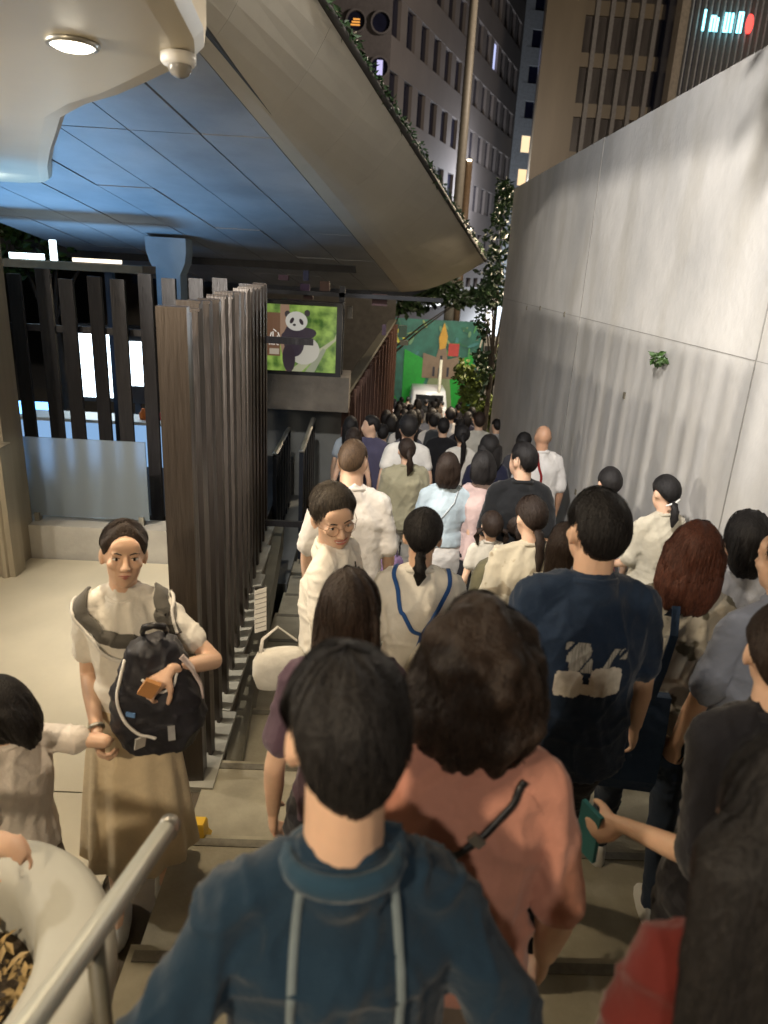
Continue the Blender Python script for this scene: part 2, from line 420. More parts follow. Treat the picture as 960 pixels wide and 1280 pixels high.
    # loose strands for the near heads
    for q in range(strands):
        az = rnd.uniform(-pi, pi); hl = hairline(az, base); e1 = hl + radians(rnd.uniform(-9 if abs(az) > 1.9 or base == 'fringe' else -3, 12)); e0 = min(radians(88), e1 + radians(rnd.uniform(35, 90)))
        j = rnd.uniform(.0005, .0045) + curly * rnd.uniform(0, .006); pts = []; N = []
        dz = rnd.uniform(-.18, .18); ph = rnd.uniform(0, 6)
        K = 9 if curly else 6
        for k in range(K):
            u = k / (K - 1); el = e0 + (e1 - e0) * u; a = az + dz * u + curly * .10 * sin(u * 16 + ph)
            if style in ('ponytail', 'lowtail', 'bun'):
                a = az + ((math.copysign(pi, az) - az) * u * .45)
            pts.append(hair_pt(a, el, thick(a, el) + j + curly * .006 * sin(u * 11 + ph * 2))); N.append((pts[-1] - HC).normalized())
        if fused:
            for k in range(len(pts)):
                h_ = SB.find_nearest(pts[k]); pts[k] = h_[0] + h_[1] * j; N[k] = h_[1]
        if fused and style in ('long',) and abs(az) > 1.0 and e1 < radians(-20):
            p = pts[-1]; L = length - .10
            for k in range(1, 7):
                u = k / 6; a2 = math.atan2(p.y + .06, p.x)
                q_ = Vector((p.x * (1 + .1 * u), min(p.y, -.02) - .03 * sin(u * pi), p.z - L * u)); h_ = SB.find_nearest(q_)
                if (h_[0] - q_).length < .06: q_ = Vector((h_[0].x, h_[0].y, q_.z)) + h_[1] * (j + .001)
                pts.append(q_); N.append(h_[1])
        mb.ribbon(pts, N, rnd.uniform(.0012, .0026))
    return mb

def head_shapes(mb, detail, smile=False, female=False):
    fw = .95 if female else 1.0
    mb.ell((0, -.012, .022), (.073, .092, .092), 24, 16)
    mb.ell((0, .026, -.030), (.062 * fw, .062, .080), 20, 14)
    mb.ell((0, .038, -.074), (.044 * fw, .044, .034), 16, 10)
    mb.ell((0, .058, -.092), (.020, .020, .016), 12, 8)
    for sx in (-1, 1):
        M = Matrix.Rotation(sx * .35, 3, 'Z') @ Matrix.Rotation(-.15, 3, 'X')
        mb.ell((sx * .076, -.010, -.006), (.0085, .018, .030), 10, 8, M)
        mb.ell((sx * .074, -.006, -.028), (.008, .011, .012), 8, 6)
    if detail:
        mb.tube([(0, .083, .012), (0, .094, -.010), (0, .104, -.028)], [.0085, .0095, .0125], 10)
        for sx in (-1, 1):
            mb.ell((sx * .012, .091, -.032), (.0085, .011, .0075), 8, 6)
            mb.ell((sx * .036, .056, -.020 + (.004 if smile else 0)), (.026, .028, .022), 12, 8)
            mb.ell((sx * .030, .078, .022), (.020, .010, .008), 10, 6)
            mb.ell((sx * .030, .069, .004), (.0165, .0145, .0125), 12, 8)
        mb.ell((0, .066, .040), (.052, .024, .040), 14, 10)
        if not smile:
            mb.ell((0, .084, -.055), (.021, .009, .0055), 12, 6); mb.ell((0, .082, -.064), (.017, .009, .0055), 12, 6)
    else:
        mb.tube([(0, .080, .012), (0, .100, -.028)], [.009, .013], 8)

def person(name_pos, H=1.7, face=0.0, female=False, top=(.7, .7, .7), topm=None, bottom=(.02, .02, .025), kind='trousers', hair='short', hairm=None,
           thk=.012, hlen=.30, head=(0, 0, 0), lod=1, armR=None, armL=None, sleeve=.55, seed=1, label='', group=None, z=None, wide=1.0,
           skin=None, curly=0.0, strands=0, hem=.86, lean=0.0, stride=.10, faced=False, smile=False, fold=.010, shoes=(.5, .5, .48), loose=1.0,
           handR=.5, handL=.5, hwide=1.0, hintR=(.35, -1, 0), hintL=(-.35, -1, 0), neck=1.0, hs=1.0, palmR=None, palmL=None, dirR=None, dirL=None, collar=True, shift=(0, 0), sdrop=0.0, slope=.012):
    x, y = name_pos
    zz = ground(y) if z is None else z
    s = H / 1.7
    root = empty('person', (x, y, zz), face, label, 'person', group)
    skin = skin or SKIN; hm = hairm or HBLK; topm = topm or cloth(top)
    vox = (.0075, .013, .022)[lod]
    sw = (.138 if female else .158) * wide; tw = 1.0 * wide
    hipw = .165 * (1.04 if female else .98)
    sd_ = lambda z_: sdrop * min(1, max(0, (z_ - .9) / .4)) * (1 if z_ < 1.45 else 0)
    lx = lambda z_: (z_ - .95) * lean      # forward lean
    P = lambda x_, y_, z_: Vector((x_, y_ + lx(z_), z_ - sd_(z_))) * s
    # joints
    hipz, kz, az_ = .90, .48, .085
    feet = {}
    for sx in (-1, 1): feet[sx] = (sx * .085, stride * sx * .9 + shift[1], az_)
    shR = P(sw, -.005, 1.385) - Vector((0, 0, slope * s)); shL = P(-sw, -.005, 1.385) - Vector((0, 0, slope * s))
    la, lb = .285 * s, .250 * s
    wR = Vector(armR) * s if armR else P(sw + .075, .05, .86); wL = Vector(armL) * s if armL else P(-sw - .075, .03, .86)
    eR, wR = ik(shR, wR, la, lb, hintR); eL, wL = ik(shL, wL, la, lb, hintL)
    # ---- body: one continuous skin
    mb = MB()
    piv = P(0, -.012, 1.46)
    hy, hp, hr = head
    MH = Matrix.Translation(piv) @ Matrix.Rotation(hy, 4, 'Z') @ Matrix.Rotation(-hp, 4, 'X') @ Matrix.Rotation(hr, 4, 'Y') @ Matrix.Translation(Vector((0, .012, .125)) * s) @ Matrix.Scale(s * hs, 4)
    hd = MB(); head_shapes(hd, faced or lod == 0, smile, female); hd.xf(MH); mb.add(hd.v, hd.f)
    nr_ = (.050 if female else .058) * neck
    mb.tube([P(0, -.02, 1.38), P(0, -.016, 1.45), MH @ Vector((0, -.018, -.05))], [nr_ * 1.15 * s, nr_ * s, nr_ * .98 * s], 14)
    mb.tube([P(0, -.018, 1.40), P(sw * .6, -.012, 1.375), shR], [.034 * s, .034 * s, .034 * s], 10)
    mb.tube([P(0, -.018, 1.40), P(-sw * .6, -.012, 1.375), shL], [.034 * s, .034 * s, .034 * s], 10)
    mb.loft([ell_ring(0, lx(z_) * s, (z_ - sd_(z_)) * s, rx * s, ry * s, 16) for z_, rx, ry in ((.80, .12, .085), (.95, .13, .085), (1.10, .105, .075), (1.25, .12 * tw, .085), (1.38, .10 * tw, .065), (1.42, .055, .05))])
    fr = 1.12 if wide > 1.05 else (.88 if female else 1.0)
    for S, E, W, sd, cu, pl, dr in ((shR, eR, wR, 1, handR, palmR, dirR), (shL, eL, wL, -1, handL, palmL, dirL)):
        mb.tube([S, S.lerp(E, .35), E], [.034 * s, .041 * s * fr, .036 * s * fr], 12)
        mb.tube([E, E.lerp(W, .35), W], [.036 * s * fr, .037 * s * fr, .024 * s * fr], 12)
        d = (W - E).normalized() if dr is None else Vector(dr)
        if lod < 2:
            pn = Vector(pl) if pl else Vector((-sd, .25, 0)); hand(mb, W, d, pn, 1 if Vector(d).cross(pn).dot(Vector((0, 1, 0))) > 0 else -1, cu, s)
        else: mb.tube([W, W + d * .08 * s], [.026 * s, .03 * s], 8)
    for sx in (-1, 1):
        hj = P(sx * .088, 0, hipz); ft = Vector(feet[sx]) * s; kn = (hj + ft) / 2 + Vector((0, .03 * s, .01 * s))
        mb.tube([hj, kn, ft], [.066 * s, .048 * s, .032 * s], 10)
        mb.tube([ft, ft + Vector((0, .10 * s, -.04 * s))], [.034 * s, .030 * s], 8)
    bvox = .0052 if faced else vox * .95
    bm_ = fuse(mb, bvox, 2 if lod == 0 or faced else 1); bm_.name = 'body'
    body = link('body', bm_, skin, root, True)
    if not lod < 2: pass
    # ---- hair
    if hair:
        hb = make_hair(hair, thk, seed, lod, hlen, curly, None, strands, hwide)
        hb.xf(MH); ho = obj('hair', hb, hm, root, True)
    if faced or lod == 0 and smile: pass
    # ---- garment on the upper body
    tb = MB(); L = loose
    if female: prof = ((hem, .150, .105), (hem + .1, .145, .103), (1.08, .126, .092), (1.20, .140, .108), (1.30, .147, .108), (1.375, .120, .082), (1.425, .078, .060))
    else: prof = ((hem, .170, .112), (hem + .1, .168, .112), (1.08, .160, .108), (1.20, .166, .114), (1.30, .170, .114), (1.375 - slope * .6, .138, .088), (1.425, .080, .064))
    prof = [p for i, p in enumerate(prof) if i == 0 or p[0] > hem + .04]
    tb.loft([ell_ring(0, (lx(z_) - .002) * s, (z_ - sd_(z_)) * s, rx * s * wide * L, ry * s * L * (1 + (wide - 1) * .8), 24) for z_, rx, ry in prof])
    for S, E, W, sx in ((shR, eR, wR, 1), (shL, eL, wL, -1)):
        nk = P(sx * .050, -.018, 1.435)
        tb.tube([nk, nk.lerp(S, .55) + Vector((0, 0, .006 * s)), S], [.038 * s, .046 * s, .052 * s * L], 14)
        if sleeve > 0:
            if sleeve <= 1: tb.tube([S, S.lerp(E, sleeve * .5), S.lerp(E, sleeve)], [.052 * s * L, .053 * s * L, .056 * s * L], 14)
            else: tb.tube([S, S.lerp(E, .5), E, E.lerp(W, sleeve - 1)], [.058 * s * L, .056 * s * L, .052 * s * L, .045 * s * L], 14)
    tb.tube([P(0, -.02, 1.41), P(0, -.018, 1.447)], [nr_ * 1.32 * s, nr_ * 1.16 * s], 16)
    tm = fuse(tb, vox * 1.05, 3); tm.name = 'top'
    if fold: folds(tm, fold * s, seed)
    topo = link('top', tm, topm, root, True)
    if lod < 2 and collar:
        c0 = P(0, -.016, 1.440); cb = MB()
        cb.tube([c0 + Vector((cos(a_) * nr_ * 1.26, sin(a_) * nr_ * (1.10 if sin(a_) < 0 else 1.25), -.022 * sin(a_) + .004 * abs(cos(a_)))) * s for a_ in [2 * pi * k_ / 24 for k_ in range(25)]], [(.0085 * s, .012 * s)] * 25, 8)
        obj('collar', cb, topm, root, True)
    # ---- lower garment
    lb_ = MB(); bmat = cloth(bottom)
    if kind == 'skirt':
        K = 8; rings = []
        zs = [1.0 - (1.0 - .30) * k / K for k in range(K + 1)]
        for k, z_ in enumerate(zs):
            u = k / K; rx = (.135 + (.09 * u ** .7)); ry = .095 + .11 * u ** .7; nn = 64 if lod < 2 else 20
            rings.append([Vector((cos(2 * pi * j / nn) * rx * (1 + .07 * u * sin(2 * pi * j / nn * 11 + seed)), sin(2 * pi * j / nn) * ry * (1 + .07 * u * sin(2 * pi * j / nn * 11 + seed)), z_)) * s for j in range(nn)])
        lb_.loft(list(reversed(rings))); lo = obj('skirt', lb_, bmat, root, True)
    elif kind == 'dress_low':
        pass
    else:
        lb_.loft([ell_ring(0, 0, z_ * s, rx * s, ry * s, 18) for z_, rx, ry in ((.80, .155, .10), (.90, hipw, .112), (1.0, .140, .098))])
        for sx in (-1, 1):
            hj = P(sx * .088, 0, .86); ft = Vector(feet[sx]) * s; kn = (hj + ft) / 2 + Vector((0, .03 * s, .01 * s))
            if kind == 'shorts': lb_.tube([hj, hj.lerp(kn, .9)], [.086 * s, .088 * s], 14)
            else:
                r3 = {'wide': (.088, .088, .090), 'slim': (.080, .056, .046)}.get(kind, (.084, .068, .062))
                lb_.tube([hj, kn, ft + Vector((0, 0, .012 * s))], [r * s for r in r3], 14)
        lm = fuse(lb_, vox * 1.3, 2); lm.name = 'trousers'
        if lod < 2: folds(lm, .008 * s, seed + 3, 6, 7)
        lo = link('shorts' if kind == 'shorts' else 'trousers', lm, bmat, root, True)
    # ---- shoes
    if lod < 2:
        sm_ = cloth(shoes, .6)
        for sx in (-1, 1):
            ft = Vector(feet[sx]) * s; so = MB()
            so.loft([ell_ring(ft.x, ft.y + cy * s, z_ * s, rx * s, ry * s, 14, 2.4) for z_, rx, ry, cy in ((.0, .042, .128, .045), (.022, .046, .132, .045), (.05, .043, .118, .035), (.085, .036, .065, .0), (.105, .034, .048, -.008))])
            obj('shoe', so, sm_, root, True)
    return dict(root=root, top=tm, topo=topo, MH=MH, s=s, body=bm_, shR=shR, shL=shL, eR=eR, eL=eL, wR=wR, wL=wL, lower=lo if kind != 'dress_low' else None)

EYEW = mat('eye_white', (.75, .72, .68), .25, var=.03); IRIS = mat('eye_dark', (.015, .010, .008), .15, var=.1)
LIPM = mat('lips', (.42, .15, .12), .45, var=.1); TEETH = mat('teeth', (.78, .75, .68), .3, var=.04)
def face_parts(p, smile=False, brow=.010, glasses=False):
    r, MH = p['root'], p['MH']
    for sx in (-1, 1):
        b = MB(); b.ell((sx * .0305, .0725, .0035), (.0125, .0122, .0062), 14, 10); b.xf(MH); e = obj('eye', b, EYEW, r, True)
        b = MB(); b.ell((sx * .0300, .0805, .0032), (.0058, .0052, .0058), 12, 8); b.xf(MH); i = obj('iris', b, IRIS, e, True)
        b = MB(); b.tube([(sx * .0175, .0822, .0065), (sx * .030, .0845, .0108), (sx * .0445, .0765, .0068)], [.0008, .0016, .0008], 6); b.xf(MH); obj('eyelash', b, IRIS, e, True)
        b = MB(); b.tube([(sx * .014, .0885, .0215), (sx * .030, .0885, .0275), (sx * .048, .0760, .0225)], [.0018, .0027, .0012], 6); b.xf(MH); obj('eyebrow', b, HBLK, r, True)
    b = MB()
    if smile:
        b.tube([(-.029, .076, -.050), (-.015, .0865, -.0535), (0, .0895, -.0545), (.015, .0865, -.0535), (.029, .076, -.050)], [.001, .003, .0034, .003, .001], 8)
        b.tube([(-.028, .075, -.052), (-.015, .0835, -.0665), (0, .086, -.070), (.015, .0835, -.0665), (.028, .075, -.052)], [.001, .0034, .004, .0034, .001], 8)
        b.xf(MH); mo = obj('mouth', b, LIPM, r, True)
        t = MB(); t.ell((0, .079, -.060), (.0225, .0075, .0072), 14, 8); t.xf(MH); obj('teeth', t, TEETH, mo, True)
    else:
        b.tube([(-.022, .080, -.0575), (-.008, .0920, -.0545), (0, .0915, -.0560), (.008, .0920, -.0545), (.022, .080, -.0575)], [.0008, .0032, .0030, .0032, .0008], 8)
        b.tube([(-.020, .080, -.0590), (0, .0915, -.0640), (.020, .080, -.0590)], [.0008, .0042, .0008], 8)
        b.xf(MH); obj('mouth', b, LIPM, r, True)
    if glasses:
        g = MB()
        for sx in (-1, 1):
            c = Vector((sx * .033, .098, .000)); g.pipe([c + Vector((cos(a) * .0225, -abs(cos(a)) * .002 - (.006 * (cos(a) * sx > 0) * abs(cos(a))), sin(a) * .0200)) for a in [2 * pi * k / 20 for k in range(21)]], .0011, 5)
            g.pipe([(sx * .055, .090, .006), (sx * .072, .06, .006), (sx * .082, .0, .004)], .0011, 5)
        g.pipe([(-.011, .098, .003), (0, .100, .006), (.011, .098, .003)], .0011, 5)
        g.xf(MH); obj('glasses', g, mat('bronze_wire', (.25, .14, .09), .3, .8), r, True)

# ------------------------------------------------------------------ setting materials
rf = random.Random(3)
CONC = mat('pale_concrete', (.36, .345, .31), .8, var=.16, scale=3, bump=.25, bscale=25)
FLOOR = mat('platform_floor', (.50, .455, .35), .55, var=.10, scale=2.2, bump=.08, bscale=120)
STEPM = mat('step_stone', (.32, .29, .21), .7, var=.25, scale=5, bump=.3, bscale=60)
NOSE = mat('nosing_strip', (.15, .135, .10), .6, var=.3, scale=30)
KERB = mat('kerb_stone', (.34, .33, .28), .7, var=.2, scale=8, bump=.2)
DKERB = mat('kerb_capping', (.10, .092, .066), .5, var=.2, scale=8, bump=.1)
BRWALL = mat('stair_side_wall', (.085, .065, .042), .75, var=.25, scale=6, bump=.2)
CEIL = mat('canopy_metal_panel', (.60, .53, .39), .38, .15, var=.06, scale=1.5)
SOFF = mat('soffit_panel', (.34, .35, .36), .58, .1, var=.22, scale=1.4, bump=.08, bscale=8)
FASC = mat('fascia_panel', (.50, .46, .38), .45, .08, var=.10, scale=1.2, bump=.05, bscale=6)
JOINT = mat('dark_joint', (.05, .055, .06), .7)
SLAT = mat('fence_slat', (.062, .051, .044), .36, .35, var=.25, scale=9, stretch=(4, 4, .35), bump=.22, bscale=22)
SLATB = mat('fence_slat_dark', (.035, .033, .036), .38, .3, var=.35, scale=9, stretch=(4, 4, .35), bump=.3, bscale=30)
WOOD = mat('timber_slat', (.11, .055, .040), .6, var=.35, scale=8, stretch=(3, 3, .4), bump=.3, bscale=30)
DKMET = mat('dark_blue_metal', (.018, .022, .032), .45, .3, var=.3)
STUCCO = mat('grey_side_wall', (.16, .165, .155), .8, var=.2, scale=2.5, bump=.2)
DARKC = mat('dark_ceiling', (.045, .042, .04), .8, var=.3)
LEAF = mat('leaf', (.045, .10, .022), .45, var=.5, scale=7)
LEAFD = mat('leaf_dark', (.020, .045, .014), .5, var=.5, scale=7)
BARK = mat('bark', (.06, .045, .03), .9, var=.3, bump=.5)

def wall_material():
    m, n, l, b = nt('hoarding_concrete')
    tc = n.new('ShaderNodeTexCoord'); 
    a = n.new('ShaderNodeTexNoise'); a.inputs['Scale'].default_value = .8; a.inputs['Detail'].default_value = 8; a.inputs['Roughness'].default_value = .62
    mp = n.new('ShaderNodeMapping'); mp.inputs['Scale'].default_value = (1, 1, .7); l.new(tc.outputs['Object'], mp.inputs[0]); l.new(mp.outputs[0], a.inputs[0])
    r = n.new('ShaderNodeMapRange'); r.inputs[1].default_value = .32; r.inputs[2].default_value = .68; l.new(a.outputs[0], r.inputs[0])
    base = mix_col(n, l, r.outputs[0], (.33, .325, .315), (.52, .505, .48))
    st = n.new('ShaderNodeTexNoise'); st.inputs['Scale'].default_value = 2.6; st.inputs['Detail'].default_value = 5
    m2 = n.new('ShaderNodeMapping'); m2.inputs['Scale'].default_value = (1, 1.0, .38); l.new(tc.outputs['Object'], m2.inputs[0]); l.new(m2.outputs[0], st.inputs[0])
    r2 = n.new('ShaderNodeMapRange'); r2.inputs[1].default_value = .50; r2.inputs[2].default_value = .78; r2.inputs[4].default_value = .7; l.new(st.outputs[0], r2.inputs[0])
    x = n.new('ShaderNodeMix'); x.data_type = 'RGBA'; l.new(r2.outputs[0], x.inputs[0]); l.new(base, x.inputs[6]); x.inputs[7].default_value = (.31, .29, .25, 1)
    l.new(x.outputs[2], b.inputs['Base Color']); b.inputs['Roughness'].default_value = .62; b.inputs['Specular IOR Level'].default_value = .35
    n3 = n.new('ShaderNodeTexNoise'); n3.inputs['Scale'].default_value = 14; n3.inputs['Detail'].default_value = 6; l.new(tc.outputs['Object'], n3.inputs[0])
    bp = n.new('ShaderNodeBump'); bp.inputs['Strength'].default_value = .25; bp.inputs['Distance'].default_value = .02; l.new(n3.outputs[0], bp.inputs['Height']); l.new(bp.outputs[0], b.inputs['Normal'])
    return m
WALLM = wall_material(); SEAL = mat('joint_seal', (.23, .225, .21), .8)

fx = lambda y: -.770 - (y - 2.9) * .062
# ------------------------------------------------------------------ ground, stairs, platform
asph = mat('asphalt', (.05, .05, .052), .8, var=.2, scale=3, bump=.3)
b = MB(); b.box(-1500, 34.2, -6.4, 1500, 3000, -5.55)
tag(obj('ground', b, asph), kind='structure')
b = MB(); b.box(-1500, -1500, -7.2, 1500, 34.2, -6.6)
tag(obj('ground_below', b, asph), kind='structure')
b = MB()
for k in range(6): b.box(-6 + k * 5, 36.0, -5.546, -3.5 + k * 5, 36.12, -5.542)
tag(obj('road_marking', b, mat('road_paint', (.7, .7, .68), .6)), kind='structure')

stair = empty('staircase', (0, 0, 0), kind='structure')
def xl(y): return -.72 if y < 8 else (-.72 + (y - 8) * .105)
def xr(y): return 2.05 if y < 11.6 else 2.05 + (y - 11.6) * .55
y = -2.4; first = True; meshes = {}
while y < 34.2:
    z = ground(y + .3) ; tread = .6
    x0, x1 = xl(y), xr(y)
    b = MB(); b.box(x0 - (0 if y < 6.4 else .3), y, z - .55, x1, y + tread - .006, z)
    st = obj('step', b, STEPM, stair)
    if y < 12:
        n_ = MB(); n_.box(x0 + .02, y + tread - .07, z + .001, x1 - .03, y + tread - .03, z + .005); obj('nosing', n_, NOSE, st)
    y += tread
pf = empty('platform', (0, 0, 0), kind='structure')
b = MB(); b.box(-7.5, -3, -1.0, -.985, 5.4, -.412); obj('slab_bed', b, JOINT, pf)
for (xa, xb) in ((-7.5, -3.3), (-3.295, -.985)):
    for (ya, yb) in ((-3, .2), (.205, 2.725), (2.735, 5.395)):
        b = MB(); b.box(xa, ya, -.411, xb, yb, -.400); obj('paving_slab', b, FLOOR, pf)
b = MB(); b.box(-.985, -3, -1.3, -.735, 2.6, -.42); b.loft([[Vector((fx(yy) + q[0], yy, q[1])) for q in ((-.15, -2.2), (.118, -2.2), (.118, -.42), (-.15, -.42))] for yy in (2.6, 6.5)])
sw_ = tag(obj('stair_side_wall', b, BRWALL), 'brown wall between the left platform and the stairs, under the tall slat fence', 'wall')
# kerb blocks: one between each pair of slats
for k in range(6):
    y0 = 2.78 + k * .62; kx = fx(y0 + .3); kb = MB(); kb.box(kx - .13, y0, -.418, kx + .115, y0 + .614, -.388 + rf.uniform(-.002, .002)); obj('kerb_stone', kb, KERB, sw_)
kc = MB(); kc.loft([[Vector((fx(yy) + q[0], yy, q[1])) for q in ((.122, -.66), (.205, -.66), (.205, -.425), (.122, -.425))] for yy in (2.45, 6.5)]); obj('capping', kc, DKERB, sw_)

b = MB(); b.box(-3.6, 5.42, -.6, -1.05, 5.66, -.12)
tag(obj('low_wall', b, CONC), 'low pale concrete kerb wall at the back of the left platform', 'wall')

# main fence: plates along the stairs
fence = empty('slat_fence', (fx(2.9), 2.9, -.4), label='tall dark bronze fence of upright slats running between platform and crowded stairs', cat='fence')

N = 27; ys = [2.92 + i * (6.4 - 2.92) / (N - 1) for i in range(N)]
sb = MB(); sb.box(-.055, -.013, .0, .055, .013, 2.21); sb.box(.037, -.030, .0, .055, -.0135, 2.20); mbevel = sb.mesh('slat')
for i, yy in enumerate(ys):
    o = link('slat', mbevel, SLAT, fence); o.location = (fx(yy) - fx(2.9) + (.010 if i % 2 else -.010), yy - 2.9, rf.uniform(-.02, .012)); o.rotation_euler = (0, 0, radians(-8 + rf.uniform(-6, 6)))
b = MB(); b.box(-.058, -.03, 0, .058, .05, 2.215); o = obj('post', b, SLAT, fence); o.location = (-.01, -.05, 0); o.rotation_euler = (0, 0, radians(6))
for zz in (.25,):
    o = obj('rail', MB().box(-.02, 0, zz, .0, 3.5, zz + .05), SLATB, fence); o.rotation_euler = (0, 0, radians(3.55)); o.location = (-.062, 0, 0)

# back fence
bf = empty('slat_fence', (-3.6, 6.0, -.4), label='dark slat fence across the back of the platform behind the frosted glass panel', cat='fence')
sb = MB(); sb.box(-.062, -.012, 0, .062, .012, 2.21); sb.box(-.062, .0121, 0, -.048, .05, 2.21); me2 = sb.mesh('slat_back')
n2 = 12
for i in range(n2):
    xx = .30 + i * .205
    o = link('slat', me2, SLATB, bf); o.location = (xx, .06 * (i % 2) , rf.uniform(-.04, .05)); o.rotation_euler = (0, 0, radians(-12 + rf.uniform(-5, 5)))
for z_ in (.12, 1.75): obj('rail', MB().box(.2, .07, z_, 3.1, .10, z_ + .055), SLATB, bf)
for xx in (2.55, 2.62):
    pass

# frosted glass
m, n, l, p_ = nt('frosted_glass'); p_.inputs['Base Color'].default_value = (.62, .72, .80, 1); p_.inputs['Roughness'].default_value = .30
p_.inputs['Transmission Weight'].default_value = .82; p_.inputs['IOR'].default_value = 1.3
FROST = m
gl = empty('glass_screen', (-2.25, 5.55, -.12), label='frosted glass panel standing low in front of the dark back fence', cat='glass screen')
b = MB(); b.box(-.50, -.008, .04, .47, .008, .70); o = obj('pane', b, FROST, gl)
b = MB()
for sx in (-.44, .41): b.box(sx - .02, -.03, -.01, sx + .02, .03, .07)
obj('clamp', b, METAL, gl)

# left column
colm = mat('column_metal', (.36, .32, .25), .33, .55, var=.12, scale=5, stretch=(3, 3, .2))
cl = empty('ribbed_column', (-2.88, 5.15, -.4), label='beige ribbed metal column at the left edge under the canopy', cat='column')
for i, (dx, dy, r) in enumerate(((-.28, .0, .085), (-.13, -.05, .060), (-.02, .02, .045), (.08, .06, .035))):
    b = MB(); b.pipe([(dx, dy, 0), (dx, dy, 2.96)], r, 16); obj('rib', b, colm, cl, True)
b = MB(); b.box(-.42, .05, 0, .16, .35, 2.96); obj('core', b, colm, cl)
b = MB(); b.box(-.44, -.13, 0, .22, .04, 1.02); 
for k in range(4): b.pipe([(-.36 + k * .17, -.13, .0), (-.36 + k * .17, -.13, 1.02)], .03, 8)
obj('base_cladding', b, colm, cl)

# ------------------------------------------------------------------ canopy over the platform
cp = empty('canopy', (-2.6, 1.5, 2.55), label='smooth beige canopy ceiling with rounded corner above the left platform', cat='canopy')
out = [(-.40, -6.0), (-.43, .5), (-.44, 1.7), (-.49, 2.25), (-.53, 2.43), (-.60, 2.55), (-.78, 2.80), (-.976, 3.06), (-1.18, 3.28), (-1.42, 3.62), (-1.62, 4.05), (-1.95, 4.75), (-2.38, 5.7), (-2.80, 6.7), (-3.0, 7.05), (-3.25, 7.2), (-8, 7.2), (-8, -6)]
b = MB(); base = Vector((-2.6, 1.5, 0))
r0 = [Vector((x_, y_, 0)) - base for x_, y_ in out]
def inset(r, k, z): 
    c = Vector((-2.6, 0, 0)) - base; o = []
    for i, p in enumerate(r):
        a = r[i - 1]; q = r[(i + 1) % len(r)]; t = (q - a).normalized(); nrm = Vector((-t.y, t.x, 0)); o.append(p + nrm * k + Vector((0, 0, z)))
    return o
b.loft([inset(r0, .10, 0), inset(r0, .035, .008), inset(r0, .008, .035), inset(r0, 0, .09), inset(r0, 0, .42)])
obj('ceiling', b, CEIL, cp, False)
jm = MB()
b = MB(); b.ell((0, 0, 0), (.062, .062, .02), 24, 8)
dl = empty('downlight', (-.88, 2.315, 2.545), label='glowing round downlight set in the beige canopy ceiling', cat='ceiling light')
obj('lens', b, emit('downlight_lens', (1, .90, .72), 26), dl, True)
b = MB(); b.pipe([(.064 * cos(a), .064 * sin(a), 0) for a in [2 * pi * k / 24 for k in range(25)]], .010, 6); obj('trim', b, METAL, dl, True)
dc = empty('security_camera', (-.60, 2.37, 2.55), label='small white dome camera on the beige canopy ceiling', cat='security camera')
b = MB(); b.loft([ell_ring(0, 0, z_, r_, r_, 24, 2) for z_, r_ in ((0, .050), (-.022, .050), (-.030, .044))]); obj('mount', b, WHITEP, dc, True)
b = MB(); b.ell((0.005, -.005, -.034), (.034, .034, .030), 20, 12); e_ = obj('dome', b, mat('smoked_dome', (.25, .24, .22), .15), dc, True)
for k, (xx, yy) in enumerate(((-3.25, 6.35), (-3.5, 6.6))):
    b = MB(); b.box(xx - .09, yy - .10, 2.38, xx + .09, yy + .10, 2.41)
    tag(obj('strip_light', b, emit('strip_lens', (.8, .93, 1), 14)), ('white strip light beside the column top' if k == 0 else 'second white strip light tucked behind the column top'), 'light')

# ------------------------------------------------------------------ overpass
ov = empty('overpass', (0, 8, 3.0), label='footbridge overhead with blue lit panelled underside and beige curved edge', cat='overpass')
OB = Vector((0, 8, 3.0))
sz = lambda y: 3.80 - .17 * y
def A(y): return -.97 + (y - 4.67) * .1714
cw, ch = .50, 1.55
for i in range(-2, 14):
    for j in range(8):
        y0 = 1.2 + j * 1.5; y1 = y0 + 1.488
        if y1 > 12.9: y1 = 12.9
        def X(k, yy): return A(yy) - k * cw * (1 + .012 * (yy - 4))
        if i < 0: continue
        xm = X(i + .5, (y0 + y1) / 2)
        if xm < -4.9 + (y0 - 6) * .14: continue
        x00, x10 = X(i, y0) - .008, X(i + 1, y0) + .008; x01, x11 = X(i, y1) - .008, X(i + 1, y1) + .008
        dz = random.uniform(-.004, .004)
        b = MB(); v = [Vector((x10, y0, sz(y0) + dz)), Vector((x00, y0, sz(y0) + dz)), Vector((x01, y1, sz(y1) + dz)), Vector((x11, y1, sz(y1) + dz))]
        v += [q + Vector((0, 0, .03)) for q in v]; b.add([q - OB for q in v], [(0, 3, 2, 1), (4, 5, 6, 7), (0, 1, 5, 4), (1, 2, 6, 5), (2, 3, 7, 6), (3, 0, 4, 7)])
        obj('soffit_panel', b, SOFF, ov)
b = MB()
def quadslab(b, P, h):
    v = [Vector(p) for p in P]; v += [q + Vector((0, 0, h)) for q in v]; b.add([q - OB for q in v], [(0, 3, 2, 1), (4, 5, 6, 7), (0, 1, 5, 4), (1, 2, 6, 5), (2, 3, 7, 6), (3, 0, 4, 7)])
quadslab(b, [(-5.2, 1.2, sz(1.2) + .035), (A(1.2) + .1, 1.2, sz(1.2) + .035), (A(12.9) + .1, 12.9, sz(12.9) + .035), (-4.2, 12.9, sz(12.9) + .035)], .5)
obj('deck', b, JOINT, ov)
